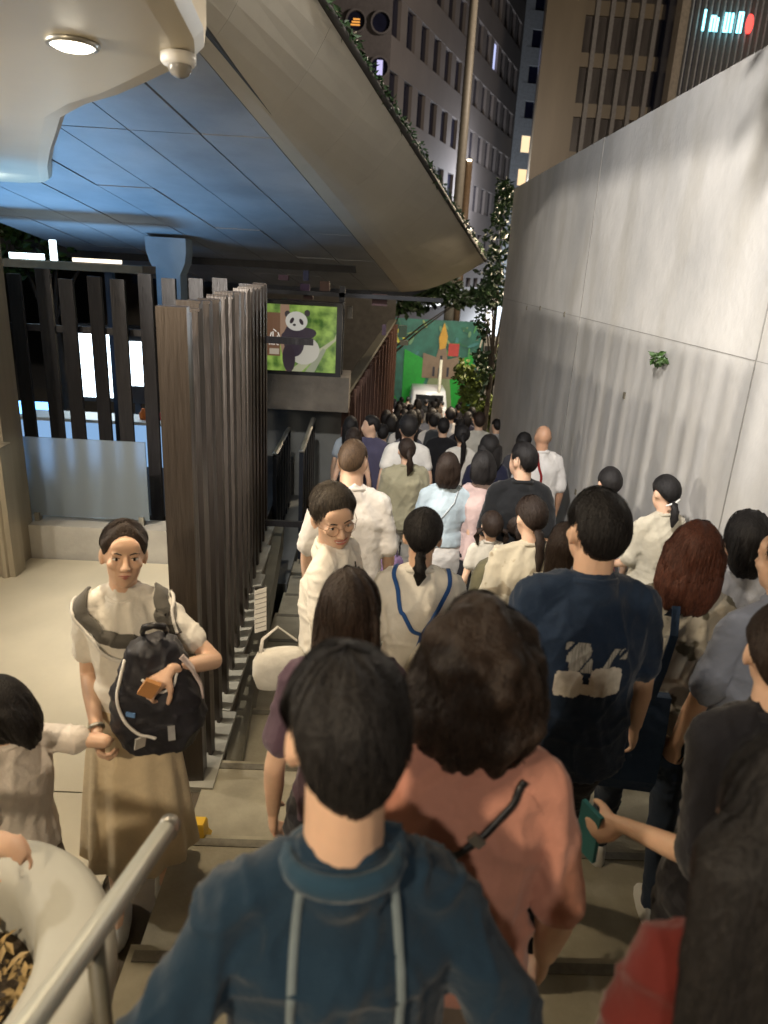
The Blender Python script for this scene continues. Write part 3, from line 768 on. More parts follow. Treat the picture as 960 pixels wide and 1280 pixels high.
# curved fascia between the soffit edge and the upper edge
def Bx(y): return -.52 + (y - 5.36) * .2917
segs = []
ny = 13
for k in range(ny):
    y0 = .6 + k * .95; y1 = y0 + .948
    b = MB(); rings = []
    for yy in (y0, y1):
        r = []
        for q in range(9):
            u = q / 8; xa, xb = A(yy) + .0, Bx(yy + .6) ; za, zb = sz(yy), sz(yy) + .60
            r.append(Vector((xa + (xb - xa) * (u ** .85), yy + .0 * u, za + (zb - za) * (u ** 1.5))) - OB)
        r += [p + Vector((-.03, 0, .05)) for p in reversed(r)]
        rings.append(r)
    b.loft(rings); obj('fascia_panel', b, FASC, ov, False)
b = MB(); b.tube([Vector((Bx(yy + .6) + .0, yy, sz(yy) + .60)) - OB for yy in (.6, 4, 8, 12.95)], .03, 8); obj('edge_trim', b, DARKC, ov, True)
b = MB(); quadslab(b, [(-4.2, 12.9, sz(12.9) - .10), (A(12.9) + .2, 12.9, sz(12.9) - .06), (Bx(13.5), 13.1, sz(12.9) + .55), (-4.2, 13.1, sz(12.9) + .5)], .25); obj('end_beam', b, DKMET, ov)
# pier with a curved head
pr = empty('bridge_pier', (-2.53, 9.3, -.02), label='blue lit bridge pier with curved head rising behind the slat fence', cat='pier')
b = MB(); b.box(-.15, -.15, -1.5, .14, .18, 1.80); b.loft([[Vector((x_, y_, z_)) for x_, z_ in ((-.27, 2.22), (-.26, 2.06), (-.22, 1.93), (-.15, 1.80), (.14, 1.80), (.20, 1.93), (.22, 2.06), (.22, 2.22))] for y_ in (-.15, .18)])
obj('shaft', b, mat('pier_paint', (.30, .38, .44), .5, var=.1), pr)

def leaves(mb, c, r, n, size, rnd, shell=.5, flat=1.0):
    for _ in range(n):
        while True:
            v = Vector((rnd.uniform(-1, 1), rnd.uniform(-1, 1), rnd.uniform(-1, 1)))
            if shell < v.length < 1: break
        p = Vector((c[0] + v.x * r[0], c[1] + v.y * r[1], c[2] + v.z * r[2]))
        d = Vector((rnd.uniform(-1, 1), rnd.uniform(-1, 1), rnd.uniform(-1.1, .5))).normalized(); s_ = d.cross(Vector((rnd.uniform(-1, 1), rnd.uniform(-1, 1), .4))).normalized()
        L = size * rnd.uniform(.6, 1.3); w = L * .28
        q = d.cross(s_) * L * .12
        mb.add([p, p + d * L * .5 + s_ * w + q, p + d * L, p + d * L * .5 - s_ * w + q], [(0, 1, 2, 3)])
# greenery trailing on the bridge edge
rl = random.Random(11); b = MB()
for k in range(120):
    yy = 2.0 + k * .09; leaves(b, (Bx(yy + .6) + .005, yy, sz(yy) + .635), (.045, .08, .055), 16, .05, rl, 0)
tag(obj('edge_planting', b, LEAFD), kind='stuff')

# ------------------------------------------------------------------ right wall
rw = empty('concrete_wall', (2.05, 4.5, -2.5), label='tall pale concrete wall closing the right side of the stairs', cat='wall')
for ya, yb in ((-4.0, .30), (.308, 3.82), (3.828, 7.30), (7.308, 11.85)):
    b = MB(); b.box(0, ya - 4.5, 0 if ya > 2 else 1.5, .22, yb - 4.5, 5.74 + rf.uniform(-.005, .005))
    o = obj('panel', b, WALLM, rw); o.location = (rf.uniform(-.004, .004), 0, 0)
b = MB(); b.box(.012, -8.5, 0, .20, 7.3, 5.70); obj('core', b, JOINT, rw)
b = MB(); b.box(-.004, -8.5, 4.13, .0, 7.34, 4.135); obj('shadow_edge_strip', b, SEAL, rw)  # thin grey strip standing in for the upper edge of the fence shadow
for yy in (.304, 3.824, 7.304): obj('joint_seal', MB().box(-.0075, yy - 4.505, 0 if yy > 2 else 1.5, .013, yy - 4.495, 5.735), SEAL, rw)
b = MB()
for yy, zz in ((5.6, 4.10), (6.4, 4.06), (4.4, 4.10), (3.1, 2.5), (6.0, 2.1), (2.2, 3.6), (.9, 3.2)):
    b.box(-.012, yy - .01 - 1.0, zz, .0, yy + .02 - 1.0, zz + .05)
obj('dark_mark', b, NOSE, rw)  # dark boxes; those level with the strip stand in for slat shadow tips
OVERT = 1
rl = random.Random(5); b = MB(); leaves(b, (2.0, 5.03, 1.50), (.035, .09, .05), 60, .055, rl, 0)
tag(obj('wall_fern', b, LEAF), 'small green fern growing out of the concrete wall', 'plant')

# ------------------------------------------------------------------ beyond the fence: screens, street, trees
tag(obj('terrace', MB().box(-7.5, 6.5, -1.9, -.75, 9.4, -1.05), STUCCO), kind='structure')
b = MB(); b.box(-9.5, 5.9, -1.2, -1.05, 14, -.6)
tag(obj('side_street', b, asph), kind='structure')
scr = empty('advertising_screen', (-3.40, 9.6, -.4), label='bright white advertising screen glowing through the slats behind the platform', cat='screen')
b = MB(); b.box(-.62, .02, .48, .52, .12, 1.50); obj('frame', b, BLACK, scr)
b = MB(); b.box(-.56, 0, .54, -.02, .018, 1.44); b.box(.04, 0, .72, .46, .018, 1.30); obj('panel', b, emit('screen_white', (.72, .88, 1), 7), scr)
b = MB(); b.box(-.3, .04, -.3, -.22, .1, .5); b.box(.2, .04, -.3, .28, .1, .5); obj('leg', b, BLACK, scr)
ctr = empty('kiosk_counter', (-3.1, 8.9, -.6), label='pale counter with red and green goods seen low through the slats', cat='counter')
b = MB(); b.box(-1.3, 0, 0, 1.0, .4, .55); obj('counter', b, emit('counter_glow_blue', (.30, .52, .85), .9), ctr)  # front made to glow, added to backlight the frosted glass in blue
b = MB(); b.box(-1.35, -.03, .55, 1.05, .43, .59); obj('top', b, WHITEP, ctr)
for k, (xx, c) in enumerate(((-.28, (.6, .05, .03)), (-.05, (.08, .25, .05)), (.2, (.7, .2, .05)), (.45, (.6, .04, .06)), (.62, (.1, .3, .1)))):
    b = MB(); b.loft([ell_ring(xx, .15, z_, r_, r_, 10, 2) for z_, r_ in ((.592, .05), (.66, .06), (.70, .03), (.73, .02))]); obj('jar', b, cloth(c), ctr, True)
b = MB(); b.box(-.9, 0, 0, .1, .08, .22)
o = tag(obj('neon_sign', b, emit('neon_blue', (.15, .45, 1), 5)), 'small blue lit sign at the far left edge between column ribs', 'sign'); o.location = (-4.35, 9.5, -.18)
o = tag(obj('warning_lamp', MB().box(-.02, 0, -.03, .02, .02, .03), emit('red_lens', (1, .12, .04), 14)), 'tiny red lamp glowing between two dark slats', 'lamp'); o.location = (-2.72, 9.4, .16)
# roof beam with lit strips above the back fence
bmw = empty('shelter_roof', (-3.3, 8.2, 1.85), label='brown shelter roof beam with lit white strips above the back fence', cat='shelter')
b = MB(); b.box(-1.6, 0, -.06, .75, .5, .02); obj('beam', b, mat('shelter_brown', (.16, .11, .06), .5), bmw)
for xa, xb in ((-.70, -.52), (-.50, -.34)):
    obj('light_strip', MB().box(xa, .05, .03, xb, .10, .09), emit('strip_white', (.75, .95, 1), 6), bmw)
for xa, xb in ((-.02, .20), (.22, .50)):
    obj('light_strip', MB().box(xa, .05, .03, xb, .10, .07), emit('strip_warm', (1, .86, .66), 2.5), bmw)
obj('light_strip', MB().box(-.26, .06, .03, -.20, .10, .24), emit('strip_white', (.75, .95, 1), 6), bmw)
for xx in (-1.2, .3):
    obj('post', MB().box(xx, .1, -2.5, xx + .08, .2, -.06), DKMET, bmw)
rl = random.Random(21)
def tree(name, base, h, crown, n, size, label, group=None, m=LEAF, seed=1, trunk=.12, shell=0.0):
    rd = random.Random(seed)
    t = empty(name, base, 0, label, 'tree', group)
    b = MB(); top = Vector((rd.uniform(-.3, .3), 0, h))
    b.pipe([(0, 0, 0), (.05, 0, h * .3), (top.x * .5, .05, h * .65), top], [trunk, trunk * .8, trunk * .55, trunk * .2], 8)
    for k in range(7):
        c = crown[k % len(crown)]; s0 = Vector((top.x * .4, 0, h * rd.uniform(.5, .85)))
        b.pipe([s0, s0.lerp(Vector(c[0]), .5) + Vector((0, 0, .1)), Vector(c[0])], [trunk * .35, trunk * .22, trunk * .08], 5)
    obj('trunk', b, BARK, t, True)
    b = MB()
    for c, r in crown:
        for q in range(6):
            cc = Vector(c) + Vector((rd.uniform(-1, 1) * r[0], rd.uniform(-1, 1) * r[1], rd.uniform(-1, 1) * r[2])) * .75
            leaves(b, cc, (r[0] * .5, r[1] * .5, r[2] * .45), n // (6 * len(crown)) , size, rd, shell)
    o = obj('crown', b, m, t)
    return t
tree('tree', (-4.8, 11.2, -1.2), 3.4, [((-.6, 0, 3.4), (1.1, .8, .7)), ((.8, .2, 3.6), (1.1, .8, .6)), ((.2, 0, 4.3), (1.2, .8, .6))], 2600, .16, 'leafy green tree beyond the shelter roof at far left', seed=4)
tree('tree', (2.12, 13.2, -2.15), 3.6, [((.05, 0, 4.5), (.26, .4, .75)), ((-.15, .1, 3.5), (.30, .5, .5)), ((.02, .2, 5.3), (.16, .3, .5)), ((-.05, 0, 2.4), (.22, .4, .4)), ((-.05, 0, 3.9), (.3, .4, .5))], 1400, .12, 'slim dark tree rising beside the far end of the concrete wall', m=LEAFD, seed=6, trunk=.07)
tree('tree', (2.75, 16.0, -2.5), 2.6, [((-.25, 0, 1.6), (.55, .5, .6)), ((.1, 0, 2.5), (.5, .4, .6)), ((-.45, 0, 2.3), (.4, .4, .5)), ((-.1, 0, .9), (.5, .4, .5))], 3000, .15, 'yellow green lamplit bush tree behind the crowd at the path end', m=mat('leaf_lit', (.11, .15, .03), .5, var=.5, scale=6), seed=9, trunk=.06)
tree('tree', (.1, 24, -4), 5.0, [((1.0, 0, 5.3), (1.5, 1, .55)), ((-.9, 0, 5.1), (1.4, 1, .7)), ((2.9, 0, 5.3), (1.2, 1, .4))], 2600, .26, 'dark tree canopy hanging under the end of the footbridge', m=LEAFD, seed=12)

# panda screen, beam, side wall, railings
led = empty('video_screen', (-1.02, 9.0, 1.11), label='lit video screen showing a panda on a branch, under the footbridge end', cat='screen')
W2, H2 = .56, .40
b = MB(); b.box(-W2 - .06, .012, -H2 - .13, W2 + .07, .14, H2 + .05); obj('frame', b, BLACK, led)
m, n, l, p_ = nt('screen_foliage'); tc = n.new('ShaderNodeTexCoord'); v = n.new('ShaderNodeTexNoise'); v.inputs['Scale'].default_value = 7; v.inputs['Detail'].default_value = 4
l.new(tc.outputs['Object'], v.inputs[0]); cr = n.new('ShaderNodeValToRGB'); l.new(v.outputs[0], cr.inputs[0])
cr.color_ramp.elements[0].position = .35; cr.color_ramp.elements[0].color = (.05, .14, .015, 1); cr.color_ramp.elements[1].position = .65; cr.color_ramp.elements[1].color = (.42, .62, .12, 1)
l.new(cr.outputs[0], p_.inputs['Emission Color']); p_.inputs['Emission Strength'].default_value = .62; p_.inputs['Base Color'].default_value = (.02, .02, .02, 1)
pic = obj('picture', MB().box(-W2, 0, -H2, W2, .012, H2), m, led)
def flatpoly(name, pts, col, s, y, parent):
    b = MB(); b.add([(x_, y, z_) for x_, z_ in pts], [tuple(range(len(pts)))]); return obj(name, b, emit(name, col, s), parent)
def oval(cx, cz, rx, rz, rot=0, n=20): return [(cx + cos(a) * rx * cos(rot) - sin(a) * rz * sin(rot), cz + cos(a) * rx * sin(rot) + sin(a) * rz * cos(rot)) for a in [2 * pi * k / n for k in range(n)]]
ES = .55
flatpoly('tree_trunk', [(-.06, -H2), (-.14, -.02), (-.13, .15), (-.13, H2), (-.02, H2), (-.01, 0), (.04, -H2)], (.42, .26, .17), ES, -.003, pic)
flatpoly('caption_panel', [(-W2, -.22), (-.13, -.22), (-.13, H2 - .1), (-W2, H2 - .1)], (.22, .11, .06), ES, -.004, pic)
flatpoly('branch', [(-.02, -H2), (.20, -.22), (.54, .02), (W2, .08), (W2, .0), (.30, -.24), (.14, -H2)], (.50, .50, .32), ES, -.005, pic)
flatpoly('branch', [(.18, -H2), (.40, -.10), (.44, -.12), (.30, -H2)], (.36, .38, .26), ES, -.006, pic)
flatpoly('panda_body', oval(.17, -.14, .19, .17, .2), (.66, .62, .52), ES, -.007, pic)
flatpoly('panda_back', oval(.04, -.02, .13, .20, .1), (.055, .040, .055), ES, -.009, pic)
flatpoly('panda_arm', oval(.10, .05, .22, .085, .15), (.06, .045, .06), ES, -.010, pic)
flatpoly('panda_leg', oval(-.02, -.24, .08, .17, .05), (.05, .035, .045), ES, -.011, pic)
for dx, dz in ((-.10, .29), (.14, .31)): flatpoly('panda_ear', oval(.06 + dx, dz, .035, .04), (.06, .05, .05), ES, -.012, pic)
flatpoly('panda_head', oval(.07, .21, .135, .115), (.78, .75, .66), ES, -.013, pic)
for dx, dz, r_ in ((-.055, .215, -.5), (.060, .205, .5)): flatpoly('panda_eye_patch', oval(.07 + dx, dz, .022, .040, r_), (.05, .035, .04), ES, -.015, pic)
flatpoly('panda_nose', oval(.045, .165, .020, .014), (.04, .03, .03), ES, -.016, pic)
def text(parent, name, body, size, loc, rot, m, ext=0.0, al='CENTER'):
    c = bpy.data.curves.new('t', 'FONT'); c.body = body; c.size = size; c.extrude = ext; c.align_x = al; c.align_y = 'CENTER'; c.resolution_u = 3
    o = bpy.data.objects.new('t', c); TS.collection.objects.link(o); vl = TS.view_layers[0]; vl.update()
    me = bpy.data.meshes.new_from_object(o.evaluated_get(vl.depsgraph)); me.name = name; bpy.data.objects.remove(o)
    me.materials.clear(); o = link(name, me, m, parent); o.location = loc; o.rotation_euler = rot; return o
CAP = emit('caption_white', (.95, .9, .8), .9)
text(pic, 'caption', '\u5fc3', .13, (-.195, -.012, .04), (pi / 2, 0, 0), CAP)
text(pic, 'caption', 'ntre', .075, (-.205, -.012, -.065), (pi / 2, 0, 0), CAP)
flatpoly('caption_button', [(-.26, -.20), (-.14, -.20), (-.14, -.13), (-.26, -.13)], (.6, .5, .38), ES, -.012, pic)
bb = empty('concrete_beam', (-1.3, 9.0, .2), label='stained concrete beam under the panda screen', cat='beam')
b = MB(); b.box(-.6, .0, .02, 1.02, .7, .46); obj('beam', b, mat('beam_concrete', (.15, .13, .105), .8, var=.35, scale=3, bump=.2), bb)
b = MB(); b.box(-1.9, 9.75, -2.4, -.32, 9.95, .2)
tag(obj('grey_wall', b, STUCCO), 'plain grey wall in the recess behind the side railings', 'wall')
sg = empty('screen_gantry', (-.45, 9.25, .2), label='dark steel post and clutter beside the panda screen', cat='post')
b = MB(); b.box(0, 0, .3, .07, .1, 1.55); b.box(-.9, 0, 1.42, 1.3, .08, 1.47); obj('post', b, DKMET, sg)
rl = random.Random(8)
for k in range(14):
    x0 = rl.uniform(-.9, 1.0); z0 = rl.uniform(1.2, 1.6) if x0 < .1 else rl.uniform(.7, 1.6)
    obj('fitting', MB().box(x0, .15, z0, x0 + rl.uniform(.05, .2), .25, z0 + rl.uniform(.04, .16)), mat('fitting', (rl.uniform(.02, .12), rl.uniform(.02, .08), rl.uniform(.03, .1)), .6), sg)
def railing(x0, y0, x1, y1, z0, h, label):
    t = empty('railing', (x0, y0, z0), label=label, cat='railing', group=None)
    d = Vector((x1 - x0, y1 - y0, 0)); L = d.length; u = d / L
    b = MB(); b.tube([(0, 0, h), (d.x, d.y, h)], (.022, .03) and [(.03, .02)] * 2, 6); obj('handrail', b, METAL, t)
    K = 5
    for k in range(K + 1):
        p = u * (L * k / K); b = MB(); b.box(p.x - .022, p.y - .035, 0, p.x + .022, p.y + .035, h - .02); obj('post', b, DKMET, t)
    b = MB(); q = MB()
    for k in range(K): 
        a = u * (L * (k + .12) / K); c = u * (L * (k + .88) / K); b.add([(a.x, a.y, .08), (c.x, c.y, .08), (c.x, c.y, h - .08), (a.x, a.y, h - .08), (a.x + .012, a.y, .08), (c.x + .012, c.y, .08), (c.x + .012, c.y, h - .08), (a.x + .012, a.y, h - .08)], [(0, 1, 2, 3), (7, 6, 5, 4), (0, 4, 5, 1), (3, 2, 6, 7), (1, 5, 6, 2), (0, 3, 7, 4)])
    obj('infill', b, DKMET, t)
railing(-1.02, 7.6, -1.02, 8.9, -1.05, 1.05, 'dark blue railing of the side stair, the one nearer the tall slat fence')
railing(-.70, 7.3, -.72, 9.0, -1.10, 1.22, 'dark blue railing with pale handrail on the crowd side of the side stair')

tf = empty('timber_fence', (-.33, 9.5, 0), label='reddish brown timber slat fence stepping along the lower stairs', cat='fence')
sb = MB(); sb.box(-.05, -.02, -4.2, .05, .02, 0); ts = sb.mesh('slat')
for i in range(26):
    u = i / 25; x_ = -.33 + .87 * u; y_ = 9.5 + 8.5 * u; zt = .30 + .42 * u - .03 * (i % 2)
    o = link('slat', ts, WOOD, tf); o.location = (x_ + .33, y_ - 9.5, zt); o.rotation_euler = (0, 0, radians(-8 + 10 * (i % 2)))
b = MB(); b.loft([[Vector(q) for q in ((-.16, 0, .28), (.02, 0, .32), (.02, 0, .38), (-.16, 0, .34))], [Vector(q) for q in ((.69, 8.5, .72), (.87, 8.5, .76), (.87, 8.5, .82), (.69, 8.5, .78))]]); obj('cap_rail', b, DKERB, tf)
b = MB(); b.box(-7, 19.2, -4, .55, 19.5, 2.4); b.box(-7, 10.6, 1.9, -.3, 19.3, 2.1)
tag(obj('dark_building', b, DARKC), 'dark unlit building mass behind the panda screen', 'building')

# roof canopy, mural, van, lamps on the street
b = MB(); rings = []
for k in range(7):
    u = k / 6; rings.append([Vector((.6 + 4.8 * u, 31, .10 + .75 * sin(u * pi * .55))), Vector((.6 + 4.8 * u, 36, .45 + .8 * sin(u * pi * .55))), Vector((.6 + 4.8 * u, 36, .53 + .8 * sin(u * pi * .55))), Vector((.6 + 4.8 * u, 31, .18 + .75 * sin(u * pi * .55)))])
b.loft(rings); tag(obj('fabric_roof', b, mat('roof_fabric', (.26, .30, .36), .6)), 'pale grey curved roof above the green mural', 'roof')
mu = empty('mural_board', (3.42, 38.2, -5.55), label='large green mural board with castle, leaves and orange cone shape', cat='mural')
WM, HM = 2.35, 5.1
b = MB(); b.box(-WM, 0, 0, WM, .12, HM); bd = obj('board', b, mat('mural_teal', (.02, .13, .09), .6, var=.5, scale=1.2), mu)
def mp(name, pts, col, y): 
    b = MB(); k = len(pts); b.add([(x_, -y, z_) for x_, z_ in pts] + [(x_, -.001, z_) for x_, z_ in pts], [tuple(range(k))] + [(i, i + k, (i + 1) % k + k, (i + 1) % k) for i in range(k)])
    return obj(name, b, mat(name, col, .6, var=.15), bd)
mp('green_wing', [(-1.75, 3.6), (-.9, 3.3), (-1.0, 1.6), (-1.5, 0), (-1.35, 3.0)][0:0] + [(-1.75, 3.55), (-.75, 3.1), (-.55, 2.0), (-1.35, 0), (-1.75, 0)], (.004, .28, .02), .05)
mp('green_wing', [(1.95, 3.5), (1.75, 0), (1.0, 0), (.75, 2.0), (1.25, 3.1)], (.004, .28, .02), .05)
mp('ground_field', [(-1.0, 0), (1.05, 0), (.75, 2.1), (-.35, 2.1)], (.20, .24, .12), .06)
mp('castle', [(-.75, 2.1), (1.0, 2.1), (1.2, 3.3), (.55, 3.1), (.45, 3.7), (.05, 3.7), (-.05, 3.2), (-.75, 3.4)], (.20, .14, .09), .07)
for x_, z_ in ((-.2, 2.2), (.15, 2.8), (.55, 2.2), (.1, 2.15)): mp('castle_window', [(x_, z_), (x_ + .12, z_), (x_ + .12, z_ + .5), (x_, z_ + .5)], (.02, .02, .03), .08)
mp('orange_leaf', [(.1, 3.6), (.02, 4.2), (.25, 5.0), (.48, 4.3), (.4, 3.7)], (.55, .30, .03), .09)
mp('red_block', [(.55, 3.3), (1.1, 3.3), (1.12, 3.95), (.57, 3.95)], (.42, .04, .03), .10)
mp('yellow_ring', oval(-2.0, 4.2, .28, .4), (.55, .50, .05), .05); mp('ring_hole', oval(-2.02, 4.25, .14, .2), (.03, .2, .2), .06)
rl = random.Random(2)
for k in range(24):
    x_, z_ = rl.uniform(-2.1, 2.2), rl.uniform(3.3, 4.95); a_ = rl.uniform(0, 3)
    mp('painted_leaf', oval(x_, z_, rl.uniform(.12, .34), rl.uniform(.04, .10), a_, 8), rl.choice([(.03, .18, .05), (.06, .25, .07), (.12, .25, .12), (.02, .12, .06), (.04, .18, .17), (.20, .28, .10)]), .03 + .002 * k)

van = empty('white_van', (2.9, 34.9, -5.5), label='white pickup van parked at the bottom of the stairs before the mural', cat='van')
VW = mat('van_paint', (.72, .73, .72), .3, coat=.5, var=.04)
b = MB(); b.loft([[Vector((sx * w, yy, z_)) for sx, z_ in ((-1, z0), (-1.0, z1), (-.86, z2), (.86, z2), (1.0, z1), (1, z0))] for yy, w, z0, z1, z2 in ((0, .86, .35, 1.1, 1.78), (.12, .90, .3, 1.15, 1.88), (2.0, .92, .3, 1.15, 1.90), (2.5, .90, .3, 1.12, 1.78), (3.1, .88, .3, 1.0, 1.08), (3.7, .84, .4, .9, .95))]); vb = obj('body', b, VW, van, True)
b = MB(); b.box(-.68, -.015, 1.12, .68, .0, 1.68); obj('rear_window', b, mat('dark_glass', (.01, .012, .015), .08), van)
for sx in (-1, 1):
    b = MB(); b.box(sx * .80 - .06, -.02, .75, sx * .80 + .06, .01, 1.0); obj('tail_light', b, emit('tail_red', (1, .08, .03), 3), van)
    for yy in (.6, 2.9):
        b = MB(); b.pipe([(sx * .74, yy, .32), (sx * .93, yy, .32)], .32, 18); w_ = obj('wheel', b, BLACK, van, True)
        b = MB(); b.pipe([(sx * .90, yy, .32), (sx * .945, yy, .32)], .17, 14); obj('rim', b, METAL, w_, True)
b = MB(); b.box(-.92, -.08, .30, .92, .02, .48); obj('bumper', b, BLACK, van)
b = MB(); b.box(-.25, -.022, .55, .25, -.005, .67); obj('number_plate', b, mat('plate_yellow', (.7, .55, .08), .5), van)
b = MB(); b.loft([[Vector((.0 + sx * w, yy, z_)) for sx, z_ in ((-1, .3), (-1, .9), (-.8, 1.3), (.8, 1.3), (1, .9), (1, .3))] for yy, w in ((0, .8), (.1, .84), (3.2, .84), (3.4, .75))])
car = empty('parked_car', (.6, 35.5, -5.5), label='dark car with white reflections parked left of the white van', cat='car')
obj('body', b, mat('car_paint', (.03, .03, .035), .15, coat=1), car, True)
b = MB(); b.box(-.62, -.01, .88, .62, .005, 1.22); obj('rear_window', b, mat('dark_glass', (.01, .012, .015), .08), car)
for sx in (-1, 1):
    b = MB(); b.box(sx * .66 - .1, -.02, .62, sx * .66 + .1, .01, .76); obj('tail_light', b, emit('car_tail', (1, .75, .6), 2), car)
    for yy in (.6, 2.7):
        b = MB(); b.pipe([(sx * .68, yy, .3), (sx * .86, yy, .3)], .3, 16); obj('wheel', b, BLACK, car, True)

sh = empty('blue_shop', (1.55, 39.5, -5.55), label='small shop with bright blue window at the left of the mural', cat='shop')
obj('wall', MB().box(-1.6, 0, 0, -.1, .3, 4.1), mat('shop_wall', (.22, .19, .16), .7), sh)
obj('window', MB().box(-1.2, -.03, .5, -.3, 0, 1.9), emit('shop_window', (.35, .58, .95), 1.6), sh)
for x_ in (-.98, -.52): obj('mullion', MB().box(x_, -.06, .5, x_ + .05, -.03, 1.9), DKMET, sh)
obj('awning', MB().box(-1.3, -.9, 3.2, -.1, 0, 3.35), mat('awning_beige', (.5, .42, .30), .7), sh)
ks = empty('white_kiosk', (7.4, 40.5, -5.55), label='brightly lit white kiosk glimpsed through leaves right of the mural', cat='kiosk')
obj('wall', MB().box(-1.2, 0, 0, 1.0, 1.0, 4.2), mat('kiosk_wall', (.55, .50, .42), .6), ks)
obj('window', MB().box(-.9, -.03, 2.5, .6, 0, 3.3), emit('kiosk_window', (1, .97, .88), 3.5), ks)
for k in range(3): obj('sign_panel', MB().box(-1.15, -.05, 1.7 + k * .75, -.75, -.02, 2.2 + k * .75), cloth((.05, .05, .05)), ks)
def pole(loc, pts, r, m, label, lampm=None):
    t = empty('lamp_post', loc, label=label, cat='lamp post'); obj('pole', MB().pipe(pts, r, 8), m, t, True)
    if lampm:
        e = pts[-1]; obj('lamp_head', MB().box(e[0] - .12, e[1] - .2, e[2] - .06, e[0] + .12, e[1] + .2, e[2] + .04), lampm, t)
POLE = mat('pole_paint', (.45, .40, .30), .5)
pole((5.3, 36.0, -5.5), [(0, 0, 0), (0, 0, 3.9), (.1, 0, 4.4), (.35, 0, 4.75)], .045, POLE, 'slim pale pole bent at its top beside the mural')
pole((3.35, 35.0, -5.5), [(0, 0, 0), (0, 0, 3.4)], [.10, .07], mat('bollard_white', (.6, .58, .45), .5), 'short pale post in front of the mural above the van')
pole((4.05, 24.5, -3.95), [(0, 0, 0), (.12, 0, 2.6)], .06, mat('yellow_pole', (.6, .42, .12), .5), 'leaning yellow pole in front of the lamplit bushes')
BEIGE = mat('mast_beige', (.22, .19, .145), .5, var=.15)
pole((4.05, 40.0, -5.5), [(0, 0, 0), (0, 0, 30)], [.30, .15], BEIGE, 'tall beige lamp mast standing before the windowed tower', None)
pole((4.9, 44.0, -5.5), [(0, 0, 0), (0, 0, 13.4)], [.24, .2], mat('mast_brown', (.17, .11, .06), .5), 'shorter brown mast with a lit head beside the tall mast', emit('mast_lamp', (1, .85, .6), 6))
g_ = MB(); 

# ------------------------------------------------------------------ towers
GLS = mat('tower_glass', (.012, .013, .028), .15, var=.4, scale=.4)
def tower(P0, P1, z0, z1, fh, nb, pier, span, wallm, label, depth=12, lit=()):
    """facade from P0 to P1: recessed windows between real piers and spandrels"""
    P0 = Vector((*P0, 0)); P1 = Vector((*P1, 0)); d = (P1 - P0); L = d.length; a = math.atan2(d.y, d.x)
    t = empty('office_tower', (P0.x, P0.y, z0), a, label, 'building')
    H_ = z1 - z0; nf = int(H_ / fh); bw = L / nb
    obj('core', MB().box(0, .35 + .02, 0, L, depth, H_), wallm, t)
    sm_ = MB().box(0, 0, 0, L, .34, span).mesh('spandrel'); pm = MB().box(0, .03, 0, bw * pier, .33, H_).mesh('pier')
    for k in range(nf + 1):
        o = link('spandrel', sm_, wallm, t); o.location = (0, 0, k * fh)
    for k in range(nb + 1):
        o = link('pier', pm, wallm, t); o.location = (k * bw - bw * pier / 2, 0, 0)
    gm = MB().box(bw * pier / 2, .25, span, bw * (1 - pier / 2), .30, fh).mesh('window'); gm.materials.append(GLS)
    lm_ = {}
    for k in range(nf):
        for j in range(nb):
            if (k, j) in lit:
                g2 = gm.copy(); g2.materials.clear(); g2.materials.append(emit('lit_window', lit[(k, j)], 1.3)); o = link('window', g2, None, t)
            else: o = link('window', gm, None, t)
            o.location = (j * bw, 0, k * fh)
    return t
TW = mat('tower_stone', (.135, .115, .105), .8, var=.10, scale=.5)
tower((0.0, 46.2), (12.6, 77.3), -6, 44, 3.75, 13, .42, 1.7, TW, 'brown grey tower with rows of deep upright windows', lit={(6, 9): (.5, .55, .9)})
# round-windowed block in front at left
rt = empty('round_window_tower', (-5.8, 41, -6), label='dark tower with round porthole windows, one glowing orange', cat='building')
obj('wall', MB().box(-2.0, .5, 0, 6.0, 6, 42), mat('dark_facade', (.075, .065, .065), .7, var=.2), rt)
rmesh = MB(); rr = []
for q, (r_, y_) in enumerate(((.95, .5), (.95, .30), (.80, .30), (.80, .42))): rr.append([Vector((cos(2 * pi * j / 24) * r_, y_, sin(2 * pi * j / 24) * r_)) for j in range(24)])
rmesh.loft(rr, cap=False); rm_ = rmesh.mesh('rim'); gme = MB().add([Vector((cos(2 * pi * j / 24) * .8, .43, sin(2 * pi * j / 24) * .8)) for j in range(24)], [tuple(range(24))]).mesh('window'); gme.materials.append(GLS)
ORG = emit('orange_window', (1, .42, .08), 1.0); LAV = emit('lavender_window', (.62, .58, .95), 1.0)
TRIM = mat('rim_grey', (.10, .09, .09), .5)
for r_ in range(12):
    for c_ in range(3):
        w_ = link('window', gme, None, rt); w_.location = (2.95 + c_ * 1.25, 0, 17.55 + (r_ - 4) * 1.95); w_.scale = (.55, 1, .55)
        o = link('rim', rm_, TRIM, w_)
        if (r_, c_) == (5, 1):
            for k in range(3): q = obj('lit_blind', MB().box(-.5 + .12 * k, .36, -.35 + k * .22, .35, .40, -.24 + k * .22), ORG, w_)
        if (r_, c_) == (4, 2): obj('lit_blind', MB().box(-.22, .36, -.6, .32, .40, .6), LAV, w_)
